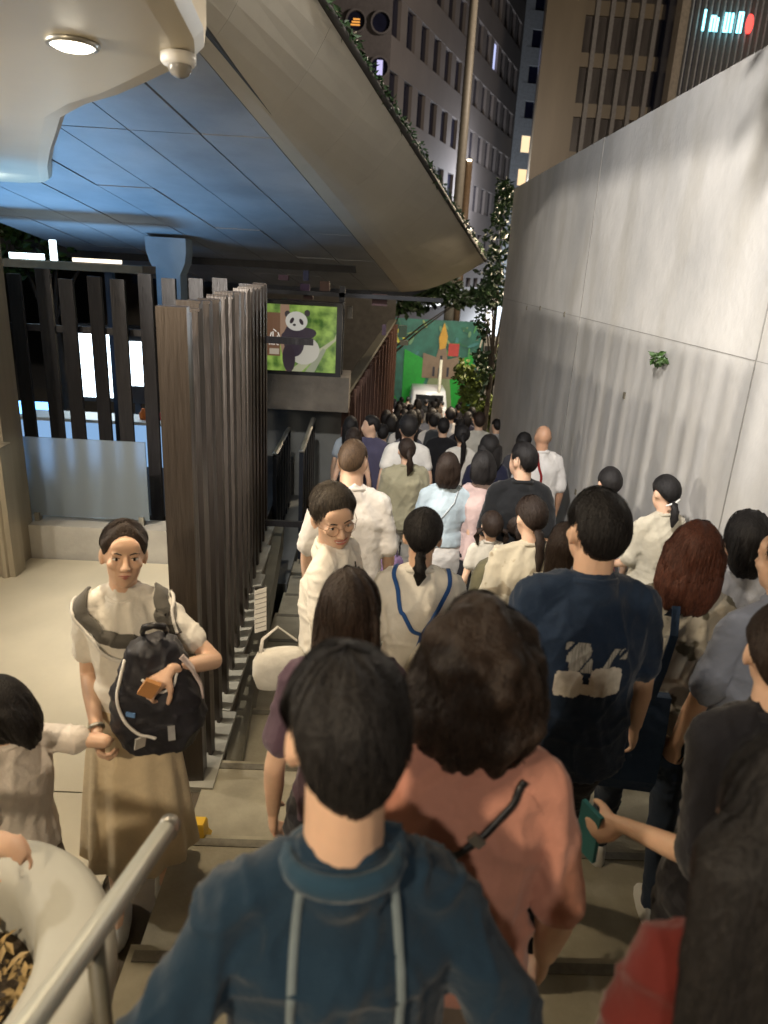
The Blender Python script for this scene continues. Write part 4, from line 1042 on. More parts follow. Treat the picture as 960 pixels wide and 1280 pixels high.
# blue glass tower, narrow strip tower
gb = empty('glass_tower', (9.6, 80, -6), label='smooth blue grey glass tower between the windowed blocks', cat='building')
m, n, l, p_ = nt('blue_tower'); p_.inputs['Base Color'].default_value = (.17, .20, .25, 1); p_.inputs['Roughness'].default_value = .45; p_.inputs['Metallic'].default_value = 0; m.node_tree.nodes
obj('wall', MB().box(.5, 0, 0, 4.2, 8, 52), m, gb)
for k in range(15): obj('floor_line', MB().box(.5, -.05, k * 3.5, 4.2, -.003, k * 3.5 + .12), mat('floor_line', (.07, .09, .11), .4), gb)
tower((13.25, 78), (15.1, 78.3), -6, 46, 3.0, 1, .5, 1.5, mat('pale_tower', (.20, .21, .22), .7), 'narrow pale tower with a single column of square windows, two lit', lit={(6, 0): (1, .75, .45), (5, 0): (1, .72, .4)})
bt = empty('beige_tower', (11.3, 58, -6), label='beige bronze tower with tall pilasters above the concrete wall', cat='building')
BT = mat('bronze_cladding', (.16, .125, .08), .45, .15, var=.3, scale=.25, stretch=(1, 1, .15)); BT2 = mat('bronze_glass', (.09, .078, .07), .22, .2, var=.5, scale=.5, stretch=(2, 2, .4))
obj('wall', MB().box(0, 1.0, 0, 12, 2.6, 46), BT2, bt); obj('corner_panel', MB().box(-.2, .6, 0, 2.6, 1.2, 46.1), BT, bt)
for k in range(9):
    o = obj('pilaster', MB().box(3.2 + k * 1.05, .3, 0, 3.5 + k * 1.05, 1.0, 46), mat('pilaster', (.17, .155, .14), .5), bt)
for r_ in range(15):
    obj('floor_band', MB().box(2.6, .72, r_ * 3.2, 12, .99, r_ * 3.2 + .9), BT, bt)
ft_ = empty('finned_tower', (20.3, 55, -6), label='dark glass tower striped with thin white upright fins and a lit sign', cat='building')
obj('wall', MB().box(-1.0, .7, 0, 16, 10, 48), mat('navy_glass', (.015, .018, .04), .15, var=.4, scale=.3), ft_)
fm = MB().box(-.045, 0, 0, .045, .7, 48).mesh('fin')
for k in range(26):
    o = link('fin', fm, mat('fin_pale', (.30, .29, .28), .5) if k == 0 else bpy.data.materials['fin_pale'], ft_); o.location = (-.2 + k * .42, 0, 0)
for x_ in (-1.1, 6.0): obj('column', MB().box(x_, -.4, 0, x_ + .55, .69, 48), mat('column_beige', (.24, .20, .15), .5), ft_)
CY = emit('cyan_sign', (.25, .85, 1), 5); RD = emit('red_sign', (1, .05, .04), 4)
sgn = empty('rooftop_sign', (20.75, 54.6, 17.9), label='cyan lit lettering with a red mark glowing on the finned tower', cat='sign')
for k, (dx, hh) in enumerate(((0, 1.2), (.5, .9), (.9, .8), (1.4, 1.1), (1.85, 1.1), (2.3, 1.2))):
    b = MB(); b.box(dx, 0, 0, dx + .13, .06, hh)
    if k in (1, 3, 5): b.box(dx + .22, 0, 0, dx + .33, .06, hh); b.box(dx + .13, .002, hh - .14 if k != 3 else 0, dx + .22, .058, hh if k != 3 else .14)
    obj('letter', b, CY, sgn)
b = MB(); b.ell((3.1, .03, .55), (.25, .04, .6), 14, 8); obj('mark', b, RD, sgn)

tree('tree', (3.1, 2.6, -1.0), 4.6, [((-1.9, .45, 4.75), (.42, .5, .28)), ((-1.2, .9, 5.0), (.5, .4, .3)), ((.2, .2, 5.3), (.9, .8, .6)), ((-1.5, 1.4, 5.0), (.35, .4, .2))], 1300, .14, 'tree leaning over the top of the concrete wall near the viewer', seed=15, trunk=.10)

# ------------------------------------------------------------------ foreground fixtures
pl_ = empty('planter', (-.80, 1.02, -.06), label='round pale grey planter filled with dried leaves at the lower left corner', cat='planter')
PLM = mat('planter_grp', (.42, .42, .375), .6, var=.06, scale=3, bump=.03)
rings = []
def rr_(k, z): return [Vector((cos(a) * (.315 + k) * (1 + .05 * cos(2 * a)), sin(a) * (.39 + k), z)) for a in [2 * pi * j / 48 for j in range(48)]]
b = MB(); b.loft([rr_(-.10, -.34), rr_(-.05, .1), rr_(-.02, .50), rr_(.0, .62), rr_(-.004, .668), rr_(-.018, .688), rr_(-.04, .697), rr_(-.125, .698), rr_(-.148, .684), rr_(-.16, .64), rr_(-.17, .50)], cap=False); obj('shell', b, PLM, pl_, True)
b = MB(); b.loft([rr_(-.165, .44), rr_(-.165, .56), [Vector((0, 0, .57))] * 48], cap=False); obj('soil', b, mat('soil', (.06, .045, .03), .9, bump=1), pl_)
rl = random.Random(31); b = MB()
for _ in range(420):
    a_ = rl.uniform(0, 2 * pi); r_ = rl.uniform(0, .19); p = Vector((cos(a_) * r_ * .85, sin(a_) * r_, .575 + rl.uniform(0, .035)))
    d = Vector((rl.uniform(-1, 1), rl.uniform(-1, 1), rl.uniform(-.2, .5))).normalized(); s_ = d.cross(Vector((0, 0, 1))).normalized(); L = rl.uniform(.02, .05)
    b.add([p, p + d * L * .5 + s_ * L * .22 + Vector((0, 0, .006)), p + d * L, p + d * L * .5 - s_ * L * .22], [(0, 1, 2, 3)])
tag(obj('dried_leaves', b, mat('dried_leaf', (.42, .30, .13), .7, var=.6, scale=15), pl_), kind='stuff')
hr = empty('handrail', (-.345, 1.06, 0), label='grey metal handrail ending beside the planter at the near left', cat='handrail')
b = MB(); b.tube([(.0, 0, .985), (-.035, -.30, 1.045), (-.075, -.60, 1.105), (-.11, -1.2, 1.20)], [.0195] * 4, 16); obj('rail', b, mat('handrail_steel', (.46, .47, .42), .42, .25, var=.1), hr, True)
b = MB(); b.pipe([(.002, .004, .982), (.001, .03, .976)], .0205, 16); obj('end_cap', b, METAL, hr, True)
b = MB(); b.pipe([(-.03, -.26, -.2), (-.03, -.26, 1.03)], .014, 12); obj('post', b, DKERB, hr, True)
YEL = mat('yellow_plastic', (.75, .46, .04), .45, var=.08)
b = MB(); b.loft([[Vector((x_ * k, y_ * k2, z_)) for x_, y_ in ((-.03, -.03), (.03, -.03), (.035, .03), (-.03, .03))] for k, k2, z_ in ((1.35, 1.6, 0), (1.0, 1.1, .03), (.95, .9, .085), (.8, .8, .095))])
o = tag(obj('corner_guard', b, YEL), 'small yellow plastic guard on the corner at the fence foot', 'corner guard'); o.location = (-.64, 2.40, -.33)

# ------------------------------------------------------------------ the people, nearest first
G1 = 'people going down the stairs'
PE = {}
def add(key, *a, **k):
    k.setdefault('group', G1); PE[key] = person(*a, **k); return PE[key]
W = (.72, .70, .66)

# man in navy hooded top, nearest
p = add('navyhood', (-.01, .78), sdrop=.04, slope=.055, H=1.605, face=.10, top=(.010, .028, .052), bottom=(.03, .03, .04), hair='vee', thk=.016, lod=0, seed=3, strands=1500, sleeve=.8, wide=1.0,
        fold=.016, head=(.12, .10, 0), loose=1.06, shoes=(.1, .1, .1), label='man nearest the camera in navy hooded top with grey stripes down the back', armR=(.30, .12, .90), armL=(-.30, .10, .90))
bv = bvh_of(p['top'])
for sx, c in ((-1, -.055), (1, .062)):
    mb_ = MB(); Q_, N_ = [], []
    for k in range(30):
        u = k / 29; x_ = c * (1.0 + .25 * sin(u * 3.0)); h_ = bv.ray_cast(Vector((x_, -.8, 1.345 - .40 * u)), Vector((0, 1, 0)))
        if h_[0]: Q_.append(h_[0] + Vector((0, -.002, 0))); N_.append(Vector((0, -1, .15)))
    mb_.ribbon(Q_, N_, .012, .002); obj('back_stripe', mb_, cloth((.16, .20, .22)), p['root'], True)
b = MB(); b.tube([Vector((cos(a_) * .078, -.030 + sin(a_) * .066, 1.407 - .010 * sin(a_) )) * p['s'] for a_ in [2 * pi * k / 24 for k in range(25)]], [(.013, .020)] * 25, 8); obj('hood', b, cloth((.018, .050, .085)), p['root'], True)

# woman in salmon pink top
p = add('pink', (.20, 1.06), H=1.57, face=-.05, female=True, top=(.52, .245, .18), bottom=(.16, .12, .09), hair='curly', hairm=HBRN, thk=.024, hlen=.125, curly=.75, strands=2600, lod=0, seed=12,
        sleeve=.95, wide=1.14, fold=.015, hem=.90, head=(-.12, .12, .02), hwide=1.02, loose=1.05, label='woman with short curly dark hair in salmon pink top and black cross strap')
bv = bvh_of(p['top']); s = p['s']
backstrap(p, [(.105, 1.42), (.085, 1.385), (.01, 1.32), (-.06, 1.265), (-.115, 1.235), (-.15, 1.225)], .013, 'bag_strap', BLACK, 34, .004, .004)
b = MB(); b.box(-.009, -.004, -.013, .009, .004, .013); o = obj('buckle', b, METAL, p['root']); h_ = bv.ray_cast(Vector((.02, -.8, 1.332)) * s, Vector((0, 1, 0))); o.location = h_[0] + h_[1] * .008; o.rotation_euler = (0, -.9, 0)
for k in range(5):
    b = MB(); b.ell(Vector((-.040 + k * .013, -.085, 1.458)) * s, (.006, .004, .005), 8, 6); obj('bead', b, mat('bead', random.choice([(.6, .6, .55), (.1, .35, .3), (.6, .45, .1)]), .3), p['root'], True)
b = MB(); b.ell(p['MH'] @ Vector((-.006, -.055, .135)), (.022, .010, .009), 12, 6); obj('hair_clip', b, METAL, p['root'], True)

# man in navy tee with picture print
p = add('navytee', (.67, 1.91), H=1.69, face=.03, top=(.014, .028, .058), bottom=(.010, .012, .018), kind='slim', hair='short', thk=.015, lod=0, seed=21, strands=900, fold=.012, sleeve=.85,
        wide=1.04, loose=1.08, hem=.80, head=(.10, .12, .02), shoes=(.55, .55, .52), stride=.22, armR=(.275, .10, .86), label='man in navy t-shirt with white picture print on the back')
bv = bvh_of(p['top']); s = p['s']
def blob(x, z, cx, cz, rx, rz): return ((x - cx) / rx) ** 4 + ((z - cz) / rz) ** 4 < 1
zc = 1.215 * s
def m1(x, z):
    z2 = z - zc
    wob = .008 * noise.noise((x * 60, z * 60, 3))
    return blob(x, z2, -.062, -.058, .040, .044 + wob) or blob(x, z2, .045, -.045, .050 + wob * .3, .050) or (abs(x + .012) < .012 and -.09 < z2 < -.055)
def m2(x, z):
    z2 = z - zc; w = noise.noise((x * 70 - z * 40, 0, 8)) 
    a = abs(x + .040 + (z2 - .03) * .2) < .034 + .012 * w and -.01 < z2 < .082 and w > -.18
    c = abs(x - .055 - (z2 - .04) * .5) < .010 + .008 * w and 0 < z2 < .065
    d_ = abs(x - .085) < .012 and .03 < z2 < .07 and w > -.1
    return (a or c or d_) and not m1(x, z)
PW = mat('print_white', (.66, .64, .58), .8, var=.5, scale=14, dark=(.42, .38, .32)); PG = mat('print_grey', (.38, .37, .33), .8, var=.6, scale=60, stretch=(3, 1, .4))
decal(bv, -.115, .115, zc - .12, zc + .10, m1, 'print', PW, p['root'], .0035)
decal(bv, -.115, .115, zc - .12, zc + .10, m2, 'print', PG, p['root'], .0035, .0035)

# long haired woman in purple
p = add('purple', (-.03, 1.58), H=1.50, female=True, top=(.095, .060, .085), hair='long', thk=.012, hlen=.30, lod=0, seed=31, strands=900, fold=.010, head=(-.1, .15, 0), hairm=HBRN, hwide=.95,
        label='woman with long straight dark hair in dusty purple top', sleeve=.7)
# smiling man in glasses
p = add('glasses', (-.12, 2.44), H=1.62, face=radians(-108), top=(.80, .77, .70), bottom=(.02, .02, .025), hair='fringe', hairm=HGRY, thk=.016, lod=0, seed=41, strands=1400, faced=True, smile=True, head=(radians(-50), .20, .16),
        fold=.011, sleeve=1.0, loose=1.04, wide=.92, hs=1.0, hem=.82, lean=.05, armR=(.21, .16, .84), armL=(-.24, .05, .86), label='smiling young man with round glasses in white t-shirt turning back')
face_parts(p, smile=True, glasses=True)
bv = bvh_of(p['top']); s = p['s']
sgl = empty('sunglasses', (0, 0, 0)); sgl.parent = p['root']
for dz, r_ in ((0, .016), (-.042, .016)):
    h_ = bv.ray_cast(Vector((.01, .6, 1.36 * s + dz)), Vector((0, -1, 0))); q = h_[0] if h_[0] else Vector((0, .14, 1.36 + dz))
    b = MB(); b.ell(q + Vector((0, .010, 0)), (.008, .006, .022), 12, 8); obj('lens', b, BLACK, sgl, True)
h_ = bv.ray_cast(Vector((.01, .6, 1.40 * s)), Vector((0, -1, 0))); q = (h_[0] if h_[0] else Vector((0, .1, 1.4))) + Vector((0, .008, 0))
b = MB(); b.pipe([q, q + Vector((0, .01, -.06)), q + Vector((.004, .006, -.15))], .0028, 6); obj('temple_arm', b, BLACK, sgl)
wb = empty('shoulder_bag', (-.285, 2.27, .60), .3, 'small white pouch bag at the hip of the smiling man', 'bag')
b = MB(); b.loft([ell_ring(0, 0, z_, rx, ry, 24, 2.6) for z_, rx, ry in ((-.085, .05, .02), (-.07, .085, .038), (-.02, .10, .05), (.03, .098, .048), (.065, .08, .036), (.075, .05, .02))]); obj('pouch', b, cloth((.66, .64, .58)), wb, True)
b = MB(); b.tube([(-.07, 0, .07), (-.06, .02, .11), (.0, .05, .14), (.07, .04, .08)], (.006, .003) and [(.008, .003)] * 4, 8); obj('strap', b, cloth((.5, .48, .44)), wb, True)
zst = empty('striped_scarf', (-.375, 2.40, .665), .2, 'white and black striped cloth hanging behind the smiling man', 'scarf')
for k in range(9):
    b = MB(); b.loft([[Vector((-.022, 0, z_)), Vector((.022, .0, z_ + .012)), Vector((.022, .012, z_ + .012)), Vector((-.022, .012, z_))] for z_ in (k * .020, k * .020 + .0165)]); obj('band', b, cloth((.75, .73, .68)), zst)
b = MB(); b.box(-.021, .003, .0, .021, .010, .19); obj('backing', b, cloth((.02, .02, .02)), zst)

# ponytail woman with blue straps
p = add('bluestraps', (.22, 2.50), H=1.51, female=True, face=-.05, top=(.74, .72, .66), hair='lowtail', thk=.010, hlen=.07, lod=0, seed=51, strands=700, fold=.014, head=(-.06, .20, 0), sleeve=.85, loose=1.12, wide=1.02,
        bottom=(.4, .38, .33), label='woman with low ponytail in white top with two blue bag straps')
bv = bvh_of(p['top']); s = p['s']; BL = cloth((.03, .10, .32))
drape(bv, [Vector(q) * s for q in ((-.10, .0, 1.46), (-.115, -.1, 1.42), (-.09, -.3, 1.30), (-.03, -.3, 1.20), (.02, -.3, 1.14))], .016, .004, .004, 24, 'bag_strap', BL, p['root'])
drape(bv, [Vector(q) * s for q in ((.12, .0, 1.45), (.13, -.1, 1.40), (.105, -.3, 1.28), (.05, -.3, 1.18), (.01, -.3, 1.10))], .016, .004, .004, 24, 'bag_strap', BL, p['root'])
b = MB(); b.tube([Vector(q) * s for q in ((.02, -.150, 1.16), (.0, -.165, 1.08), (-.02, -.170, .98))], [.010, .030, .040], 12); obj('drawstring_bag', b, cloth((.72, .70, .62)), p['root'], True)

# cropped hair man, long white tee
add('cropman', (-.08, 3.60), H=1.69, face=-.06, top=(.72, .68, .62), hair='crop', hairm=HCRP, thk=.006, lod=1, seed=61, fold=.010, sleeve=.95, hem=.76, loose=1.08, wide=1.02, skin=SKIN, head=(-.15, .10, 0),
    bottom=(.10, .09, .08), kind='shorts', armR=(.22, .14, .88), neck=1.1, label='tall man with cropped brown hair in long plain white t-shirt')
# blue crop top woman
add('bluetop', (.55, 4.70), H=1.56, face=-.03, female=True, top=(.46, .56, .62), bottom=(.60, .58, .55), kind='wide', hair='bob', thk=.010, hlen=.135, lod=1, seed=71, fold=.008, sleeve=.6, wide=1.06, hem=.98, hairm=HBRN, strands=300,
    label='woman with dark bob in pale blue top and white trousers')
p = PE['bluetop']; drape(bvh_of(p['top']), [Vector(q) * p['s'] for q in ((.10, 0, 1.45), (.08, -.2, 1.38), (.0, -.2, 1.25), (-.10, -.2, 1.10))], .010, .003, .003, 20, 'bag_strap', cloth((.45, .50, .53)), p['root'])
# floral cream woman with ponytail
p = add('floral', (.79, 3.15), H=1.49, face=.10, female=True, topm=cloth((.50, .45, .34), pattern='floral', col2=(.30, .25, .17)), hair='lowtail', thk=.010, hlen=.16, lod=1, seed=81, fold=.016, sleeve=.95, loose=1.22, wide=1.08, strands=300,
        hairm=HBRN, head=(.15, .18, .0), bottom=(.35, .32, .24), kind='wide', label='woman in cream patterned blouse with low ponytail and thin brown strap')
drape(bvh_of(p['top']), [Vector(q) * p['s'] for q in ((.12, .0, 1.45), (.09, -.2, 1.36), (.0, -.3, 1.22), (-.12, -.3, 1.06), (-.2, -.1, .98))], .012, .004, .004, 24, 'bag_strap', cloth((.07, .04, .02)), p['root'])
add('striped', (.80, 2.62), H=1.47, face=-.1, female=True, topm=cloth((.45, .42, .34), pattern='stripe', col2=(.05, .05, .05)), hair='long', hairm=HBRN, thk=.010, hlen=.24, lod=1, seed=91, strands=300, label='woman in striped top half hidden behind the navy t-shirt man')
hb_ = empty('canvas_bag', (.98, 3.12, .55), .2, 'round olive brown canvas bag between cream blouse woman and striped top woman', 'bag')
b = MB(); b.loft([ell_ring(0, 0, z_, rx, .05, 20, 2.6) for z_, rx in ((-.10, .05), (-.08, .09), (0, .105), (.06, .095), (.09, .05))]); obj('pouch', b, cloth((.20, .155, .085)), hb_, True)
b = MB(); b.tube([(-.08, 0, .06), (-.05, -.02, .20), (.02, -.02, .28), (.08, 0, .07)], [(.008, .004)] * 4, 8); obj('strap', b, cloth((.08, .05, .03)), hb_, True)
# auburn hair with navy tote
p = add('auburn', (1.10, 2.21), H=1.56, face=-.12, female=True, topm=cloth((.50, .47, .40), pattern='floral', col2=(.12, .11, .08)), hair='long', hairm=HRED, thk=.016, hlen=.20, curly=.10, lod=0, seed=101, strands=1500, fold=.018, sleeve=.9,
        loose=1.18, wide=1.08, bottom=(.03, .045, .075), kind='slim', hwide=1.08, head=(-.25, .10, .08), stride=-.18, shoes=(.75, .75, .7), label='woman with wavy auburn hair in dotted blouse carrying a navy tote')
tb_ = empty('tote_bag', (.955, 2.06, .36), -.15, 'navy blue cloth tote bag hanging from the auburn haired woman', 'bag'); NV = cloth((.022, .045, .095))
b = MB(); b.loft([[Vector((x_ * k, y_ * k2, z_)) for x_, y_ in ((-.10, -.03), (.10, -.03), (.10, .03), (-.10, .03))] for k, k2, z_ in ((.92, .8, -.05), (1, 1.3, .0), (1.03, 1.1, .20), (1.0, .6, .33))]); obj('pouch', b, NV, tb_)
for x_ in (-.05, .035):
    b = MB(); b.ribbon([(x_, -.02, .32), (x_ + .01, -.045, .45), (x_ + .02, -.05, .58), (x_ + .025, .0, .66), (x_ + .02, .05, .60)], (0, -1, .05), .026, .004); obj('strap', b, NV, tb_)
# wall side pair
add('wallcream', (1.80, 4.05), H=1.53, face=.35, female=True, top=(.52, .48, .38), hair='lowtail', thk=.012, hlen=.10, lod=1, seed=111, fold=.012, sleeve=.9, loose=1.2, strands=300, head=(-.1, .25, .08), armL=(-.14, .26, .98),
    bottom=(.3, .28, .2), label='woman in loose cream top nearest the wall with clipped ponytail')
p = PE['wallcream']; b = MB(); b.tube([p['MH'] @ Vector(q) for q in ((-.045, -.095, -.075), (.0, -.120, -.055), (.045, -.10, -.03))], .006, 8); obj('hair_clip', b, WHITEP, p['root'], True)
p = add('wallred', (1.56, 4.35), H=1.54, face=.0, female=True, topm=cloth((.015, .012, .014), pattern='split', col2=(.12, .012, .022)), hair='lowtail', thk=.009, hlen=.06, lod=1, seed=121, sleeve=.7, head=(.05, .12, 0), label='woman with ponytail in top half black and half dark red by the wall')
# bald man
p = add('bald', (1.64, 6.55), H=1.72, face=.05, top=(.68, .66, .64), hair=None, lod=1, seed=131, fold=.008, sleeve=.95, loose=1.12, wide=1.05, skin=SKIN2, hem=.84, bottom=(.05, .05, .06), label='bald man in white t-shirt with thin red strap')
drape(bvh_of(p['top']), [Vector(q) * p['s'] for q in ((-.04, .0, 1.46), (-.06, -.1, 1.44), (-.03, -.2, 1.30), (.0, -.2, 1.15))], .024, .004, .004, 18, 'bag_strap', cloth((.22, .015, .015)), p['root'])
add('blacktee', (1.0, 4.41), H=1.67, face=.05, top=(.012, .013, .015), hair='short', thk=.010, lod=1, seed=141, sleeve=.95, wide=1.04, loose=1.04, head=(.55, .05, 0), strands=250, bottom=(.02, .02, .02), label='broad man in black t-shirt with his head turned left')
add('green', (.33, 5.95), H=1.56, face=.15, female=True, top=(.30, .28, .19), hair='ponytail', thk=.011, hlen=.12, lod=1, seed=151, fold=.016, sleeve=1.6, loose=1.25, wide=1.08, hem=.84, armL=(-.16, .22, .98), bottom=(.4, .38, .34), hairm=HBRN,
    label='woman with long ponytail in pale olive green shirt')
# right edge people
p = add('rightman', (1.30, 1.98), H=1.60, face=.25, top=(.20, .23, .31), hair='short', thk=.014, lod=0, seed=161, strands=600, sleeve=.9, wide=.95, loose=1.0, fold=.012, head=(.18, .05, 0), bottom=(.012, .012, .02),
        armL=(-.20, .10, .84), hintL=(-.6, -.4, -.2), handL=1.0, label='man in grey blue top beside the auburn haired woman, his left cheek showing')
add('bluewhite', (1.47, 2.55), H=1.56, face=-.1, female=True, topm=cloth((.52, .54, .60)), hair='bob', thk=.013, hlen=.14, lod=1, seed=171, strands=300, head=(.2, .05, 0), bottom=(.03, .05, .13), label='woman with black bob in pale blue top at the wall, right edge')
add('rightbrown', (.89, 1.31), H=1.54, face=.2, female=True, top=(.012, .012, .016), hair='bun', hairm=HBRN, thk=.014, lod=0, seed=181, strands=700, sleeve=1.0, loose=1.08, wide=1.0, armL=(-.24, .12, 1.02), hintL=(.2, -1, -.3), dirL=(-.5, .5, -.6), handL=.8, head=(-.5, .05, 0), label='woman with dark brown bun in black at the right edge reaching her hand forward')
p = PE['rightbrown']; wl_ = Matrix.Translation(p['root'].location) @ Matrix.Rotation(.2, 4, 'Z') @ p['wL']
bt_ = empty('phone', (wl_.x - .055, wl_.y + .05, wl_.z - .07), .4, 'small teal phone held low by the woman in black at the right edge', 'phone')
b = MB(); b.box(-.006, -.035, -.07, .006, .035, .07); obj('case', b, mat('teal_plastic', (.03, .16, .17), .35), bt_)
p = add('rightred', (.525, .66), H=1.56, face=.1, female=True, top=(.11, .016, .013), hair='long', thk=.020, hlen=.46, lod=0, seed=191, strands=1600, fold=.014, sleeve=.7, wide=.98, hwide=1.5, bottom=(.45, .44, .40), skin=SKIN2, armL=(-.20, .06, .84), head=(-.05, .15, 0),
        label='woman with very long dark hair over a red top at lower right')
b = MB(); b.ell(Vector((-.20, .08, .80)), (.035, .02, .05), 12, 8); obj('blue_pouch', b, cloth((.04, .10, .45)), p['root'], True)

# mother and child on the platform
MR = Vector((-.80, 2.17, -.40)); mf = radians(192)
def loc_of(root, rz, w, s):
    r = Vector(w) - root; return ((r.x * cos(rz) + r.y * sin(rz)) / s, (-r.x * sin(rz) + r.y * cos(rz)) / s, r.z / s)
hw = (-.855, 2.00, .49)
p = person((MR.x, MR.y), H=1.56, z=-.40, face=mf, female=True, top=(.76, .73, .66), bottom=(.66, .54, .36), kind='skirt', hair='tied' if False else 'lowtail', hairm=HBRN, thk=.010, hlen=.05, lod=0, seed=201, strands=700, faced=True, head=(.18, -.12, -.10),
           sleeve=.62, fold=.010, hem=.98, loose=.98, wide=.93, armR=loc_of(MR, mf, hw, 1.56 / 1.7), armL=(-.175, .275, 1.275), hintL=(-.9, -.3, -.7), hintR=(.25, -.9, 0), palmL=(.3, -.3, -1), dirL=(.7, .3, -.5), palmR=(-1, .2, 0), handR=.9, handL=.9,
           label='woman in white t-shirt and tan skirt wearing a black backpack on her front', group=None)
face_parts(p)
s = p['s']; bv = bvh_of(p['top'])
bp = empty('backpack', (MR.x, MR.y, MR.z), mf, 'black backpack with white piping worn on the front of the white t-shirt woman', 'backpack')
NYL = mat('black_nylon', (.014, .014, .020), .55, var=.3, scale=12, bump=.3, bscale=25); GRYS = cloth((.10, .095, .085)); PIPE = cloth((.70, .68, .64))
bpx = Vector((-.055, -.015, .105))
b = MB(); b.loft([[q + bpx for q in ell_ring(-.055, .205, z_ * s, rx, ry, 24, 3)] for z_, rx, ry in ((.80, .06, .04), (.83, .115, .075), (.92, .145, .095), (1.05, .135, .09), (1.15, .10, .072), (1.22, .07, .05), (1.25, .035, .03))])
me_ = fuse(b, .009, 3); folds(me_, .012, 9, 7, 6); me_.name = 'pack'; pk = link('pack', me_, NYL, bp, True); bk = bvh_of(me_)
def on(bvx, pts, w, off, t, name, m, par, n=22): return drape(bvx, [Vector(q) + (bpx if bvx is bk else Vector()) for q in pts], w, off, t, n, name, m, par)
on(bk, [(.06, .28, 1.10), (.085, .30, 1.0), (.06, .32, .92), (.0, .33, .86), (-.06, .33, .84)], .010, .004, .006, 'piping', PIPE, bp)
on(bk, [(-.02, .3, 1.05), (-.08, .3, 1.00), (-.14, .3, 1.06)], .008, .004, .004, 'piping', PIPE, bp)
on(bk, [(-.16, .25, 1.10), (-.195, .22, 1.0), (-.19, .22, .92)], .02, .004, .006, 'side_trim', cloth((.62, .52, .50)), bp)
for q, w_, h_, c in (((-.02, .33, .82), .035, .05, (.45, .42, .38)), ((-.10, .33, .85), .022, .05, (.3, .3, .3)), ((.02, .33, .93), .03, .014, (.12, .25, .5))):
    hh = bk.find_nearest(Vector(q) + bpx); b = MB(); b.box(-w_ / 2, -.002, -h_ / 2, w_ / 2, .004, h_ / 2); o = obj('patch', b, cloth(c), bp); o.location = hh[0] + hh[1] * .004; o.rotation_euler = hh[1].to_track_quat('Y', 'Z').to_euler()
both = MB(); both.add([tuple(v.co) for v in p['top'].vertices], [tuple(q.vertices) for q in p['top'].polygons]); both.add([tuple(v.co) for v in me_.vertices], [tuple(q.vertices) for q in me_.polygons]); bb_ = bvh_of(both.mesh('both'))
on(bv, [Vector(q) for q in ((.135, -.05, 1.33), (.14, .03, 1.325), (.13, .10, 1.27), (.05, .20, 1.22), (-.03, .24, 1.19))], .048, .006, .008, 'shoulder_strap', GRYS, bp, 26)
on(bv, [Vector(q) for q in ((.165, -.04, 1.31), (.175, .03, 1.30), (.165, .10, 1.24), (.09, .20, 1.17), (.0, .24, 1.12))], .012, .011, .008, 'strap_piping', PIPE, bp, 26)
on(bv, [Vector(q) for q in ((-.125, -.05, 1.33), (-.13, .03, 1.325), (-.13, .10, 1.30), (-.13, .16, 1.26), (-.125, .20, 1.22))], .048, .006, .008, 'shoulder_strap', GRYS, bp, 26)
on(bv, [Vector(q) for q in ((-.16, -.04, 1.31), (-.165, .03, 1.30), (-.165, .10, 1.27), (-.165, .14, 1.22))], .010, .011, .008, 'strap_piping', PIPE, bp, 20)
b = MB(); b.tube([Vector(q) + bpx + Vector((0, -.012, -.028)) for q in ((-.095, .20, 1.185), (-.09, .235, 1.22), (-.06, .25, 1.235), (-.03, .235, 1.22), (-.02, .20, 1.185))], [(.008, .012)] * 5, 8); obj('grab_handle', b, BLACK, bp, True)
dr_ = empty('wallet', (0, 0, 0), 0, 'tan leather wallet held by the woman with the front backpack', 'wallet')
wp = Matrix.Translation(MR) @ Matrix.Rotation(mf, 4, 'Z') @ (p['wL'] + Vector((.06, .055, -.03)))
dr_.location = wp; b = MB(); b.box(-.024, -.007, -.034, .024, .007, .034); o = obj('cover', b, cloth((.42, .20, .07)), dr_); o.rotation_euler = (.3, .5, .2)
b = MB(); a0 = p['eR'].lerp(p['wR'], .92); dd = (p['wR'] - p['eR']).normalized(); b.pipe([a0 - dd * .006, a0 + dd * .006], .0285 * s, 16); obj('bracelet', b, METAL, p['root'], True)

CR = Vector((-1.02, 1.77, -.40)); cf = radians(68); cs = 1.2 / 1.7
p = person((CR.x, CR.y), H=1.20, z=-.40, face=cf, female=True, top=(.72, .66, .60), bottom=(.14, .11, .085), kind='skirt', hair='bob', hairm=HBLK, thk=.020, hlen=.13, lod=0, seed=211, strands=700, faced=True, head=(.75, .35, 0), hs=1.24,
           sleeve=.6, fold=.010, loose=1.1, wide=1.05, armR=loc_of(CR, cf, (hw[0] - .035, hw[1] - .02, .47), cs), palmR=(0, 0, 1), handR=1.0, label='small child with black bob holding the hand of the woman on the platform', group=None)
face_parts(p)
# visitor at the planter, only hand in view
ff = radians(-90); s = 1.55 / 1.7
p = person((-1.30, 1.15), H=1.55, z=-.40, face=ff, female=True, top=(.6, .58, .55), hair='short', lod=1, seed=221, armL=loc_of(Vector((-1.30, 1.15, -.4)), ff, (-.82, 1.27, .745), s), armR=(.2, .05, .86), handL=.45, dirL=(-.1, 1, -.35), palmL=(0, -.35, -1), label='person at the lower left edge whose hand rests on the planter', group=None)


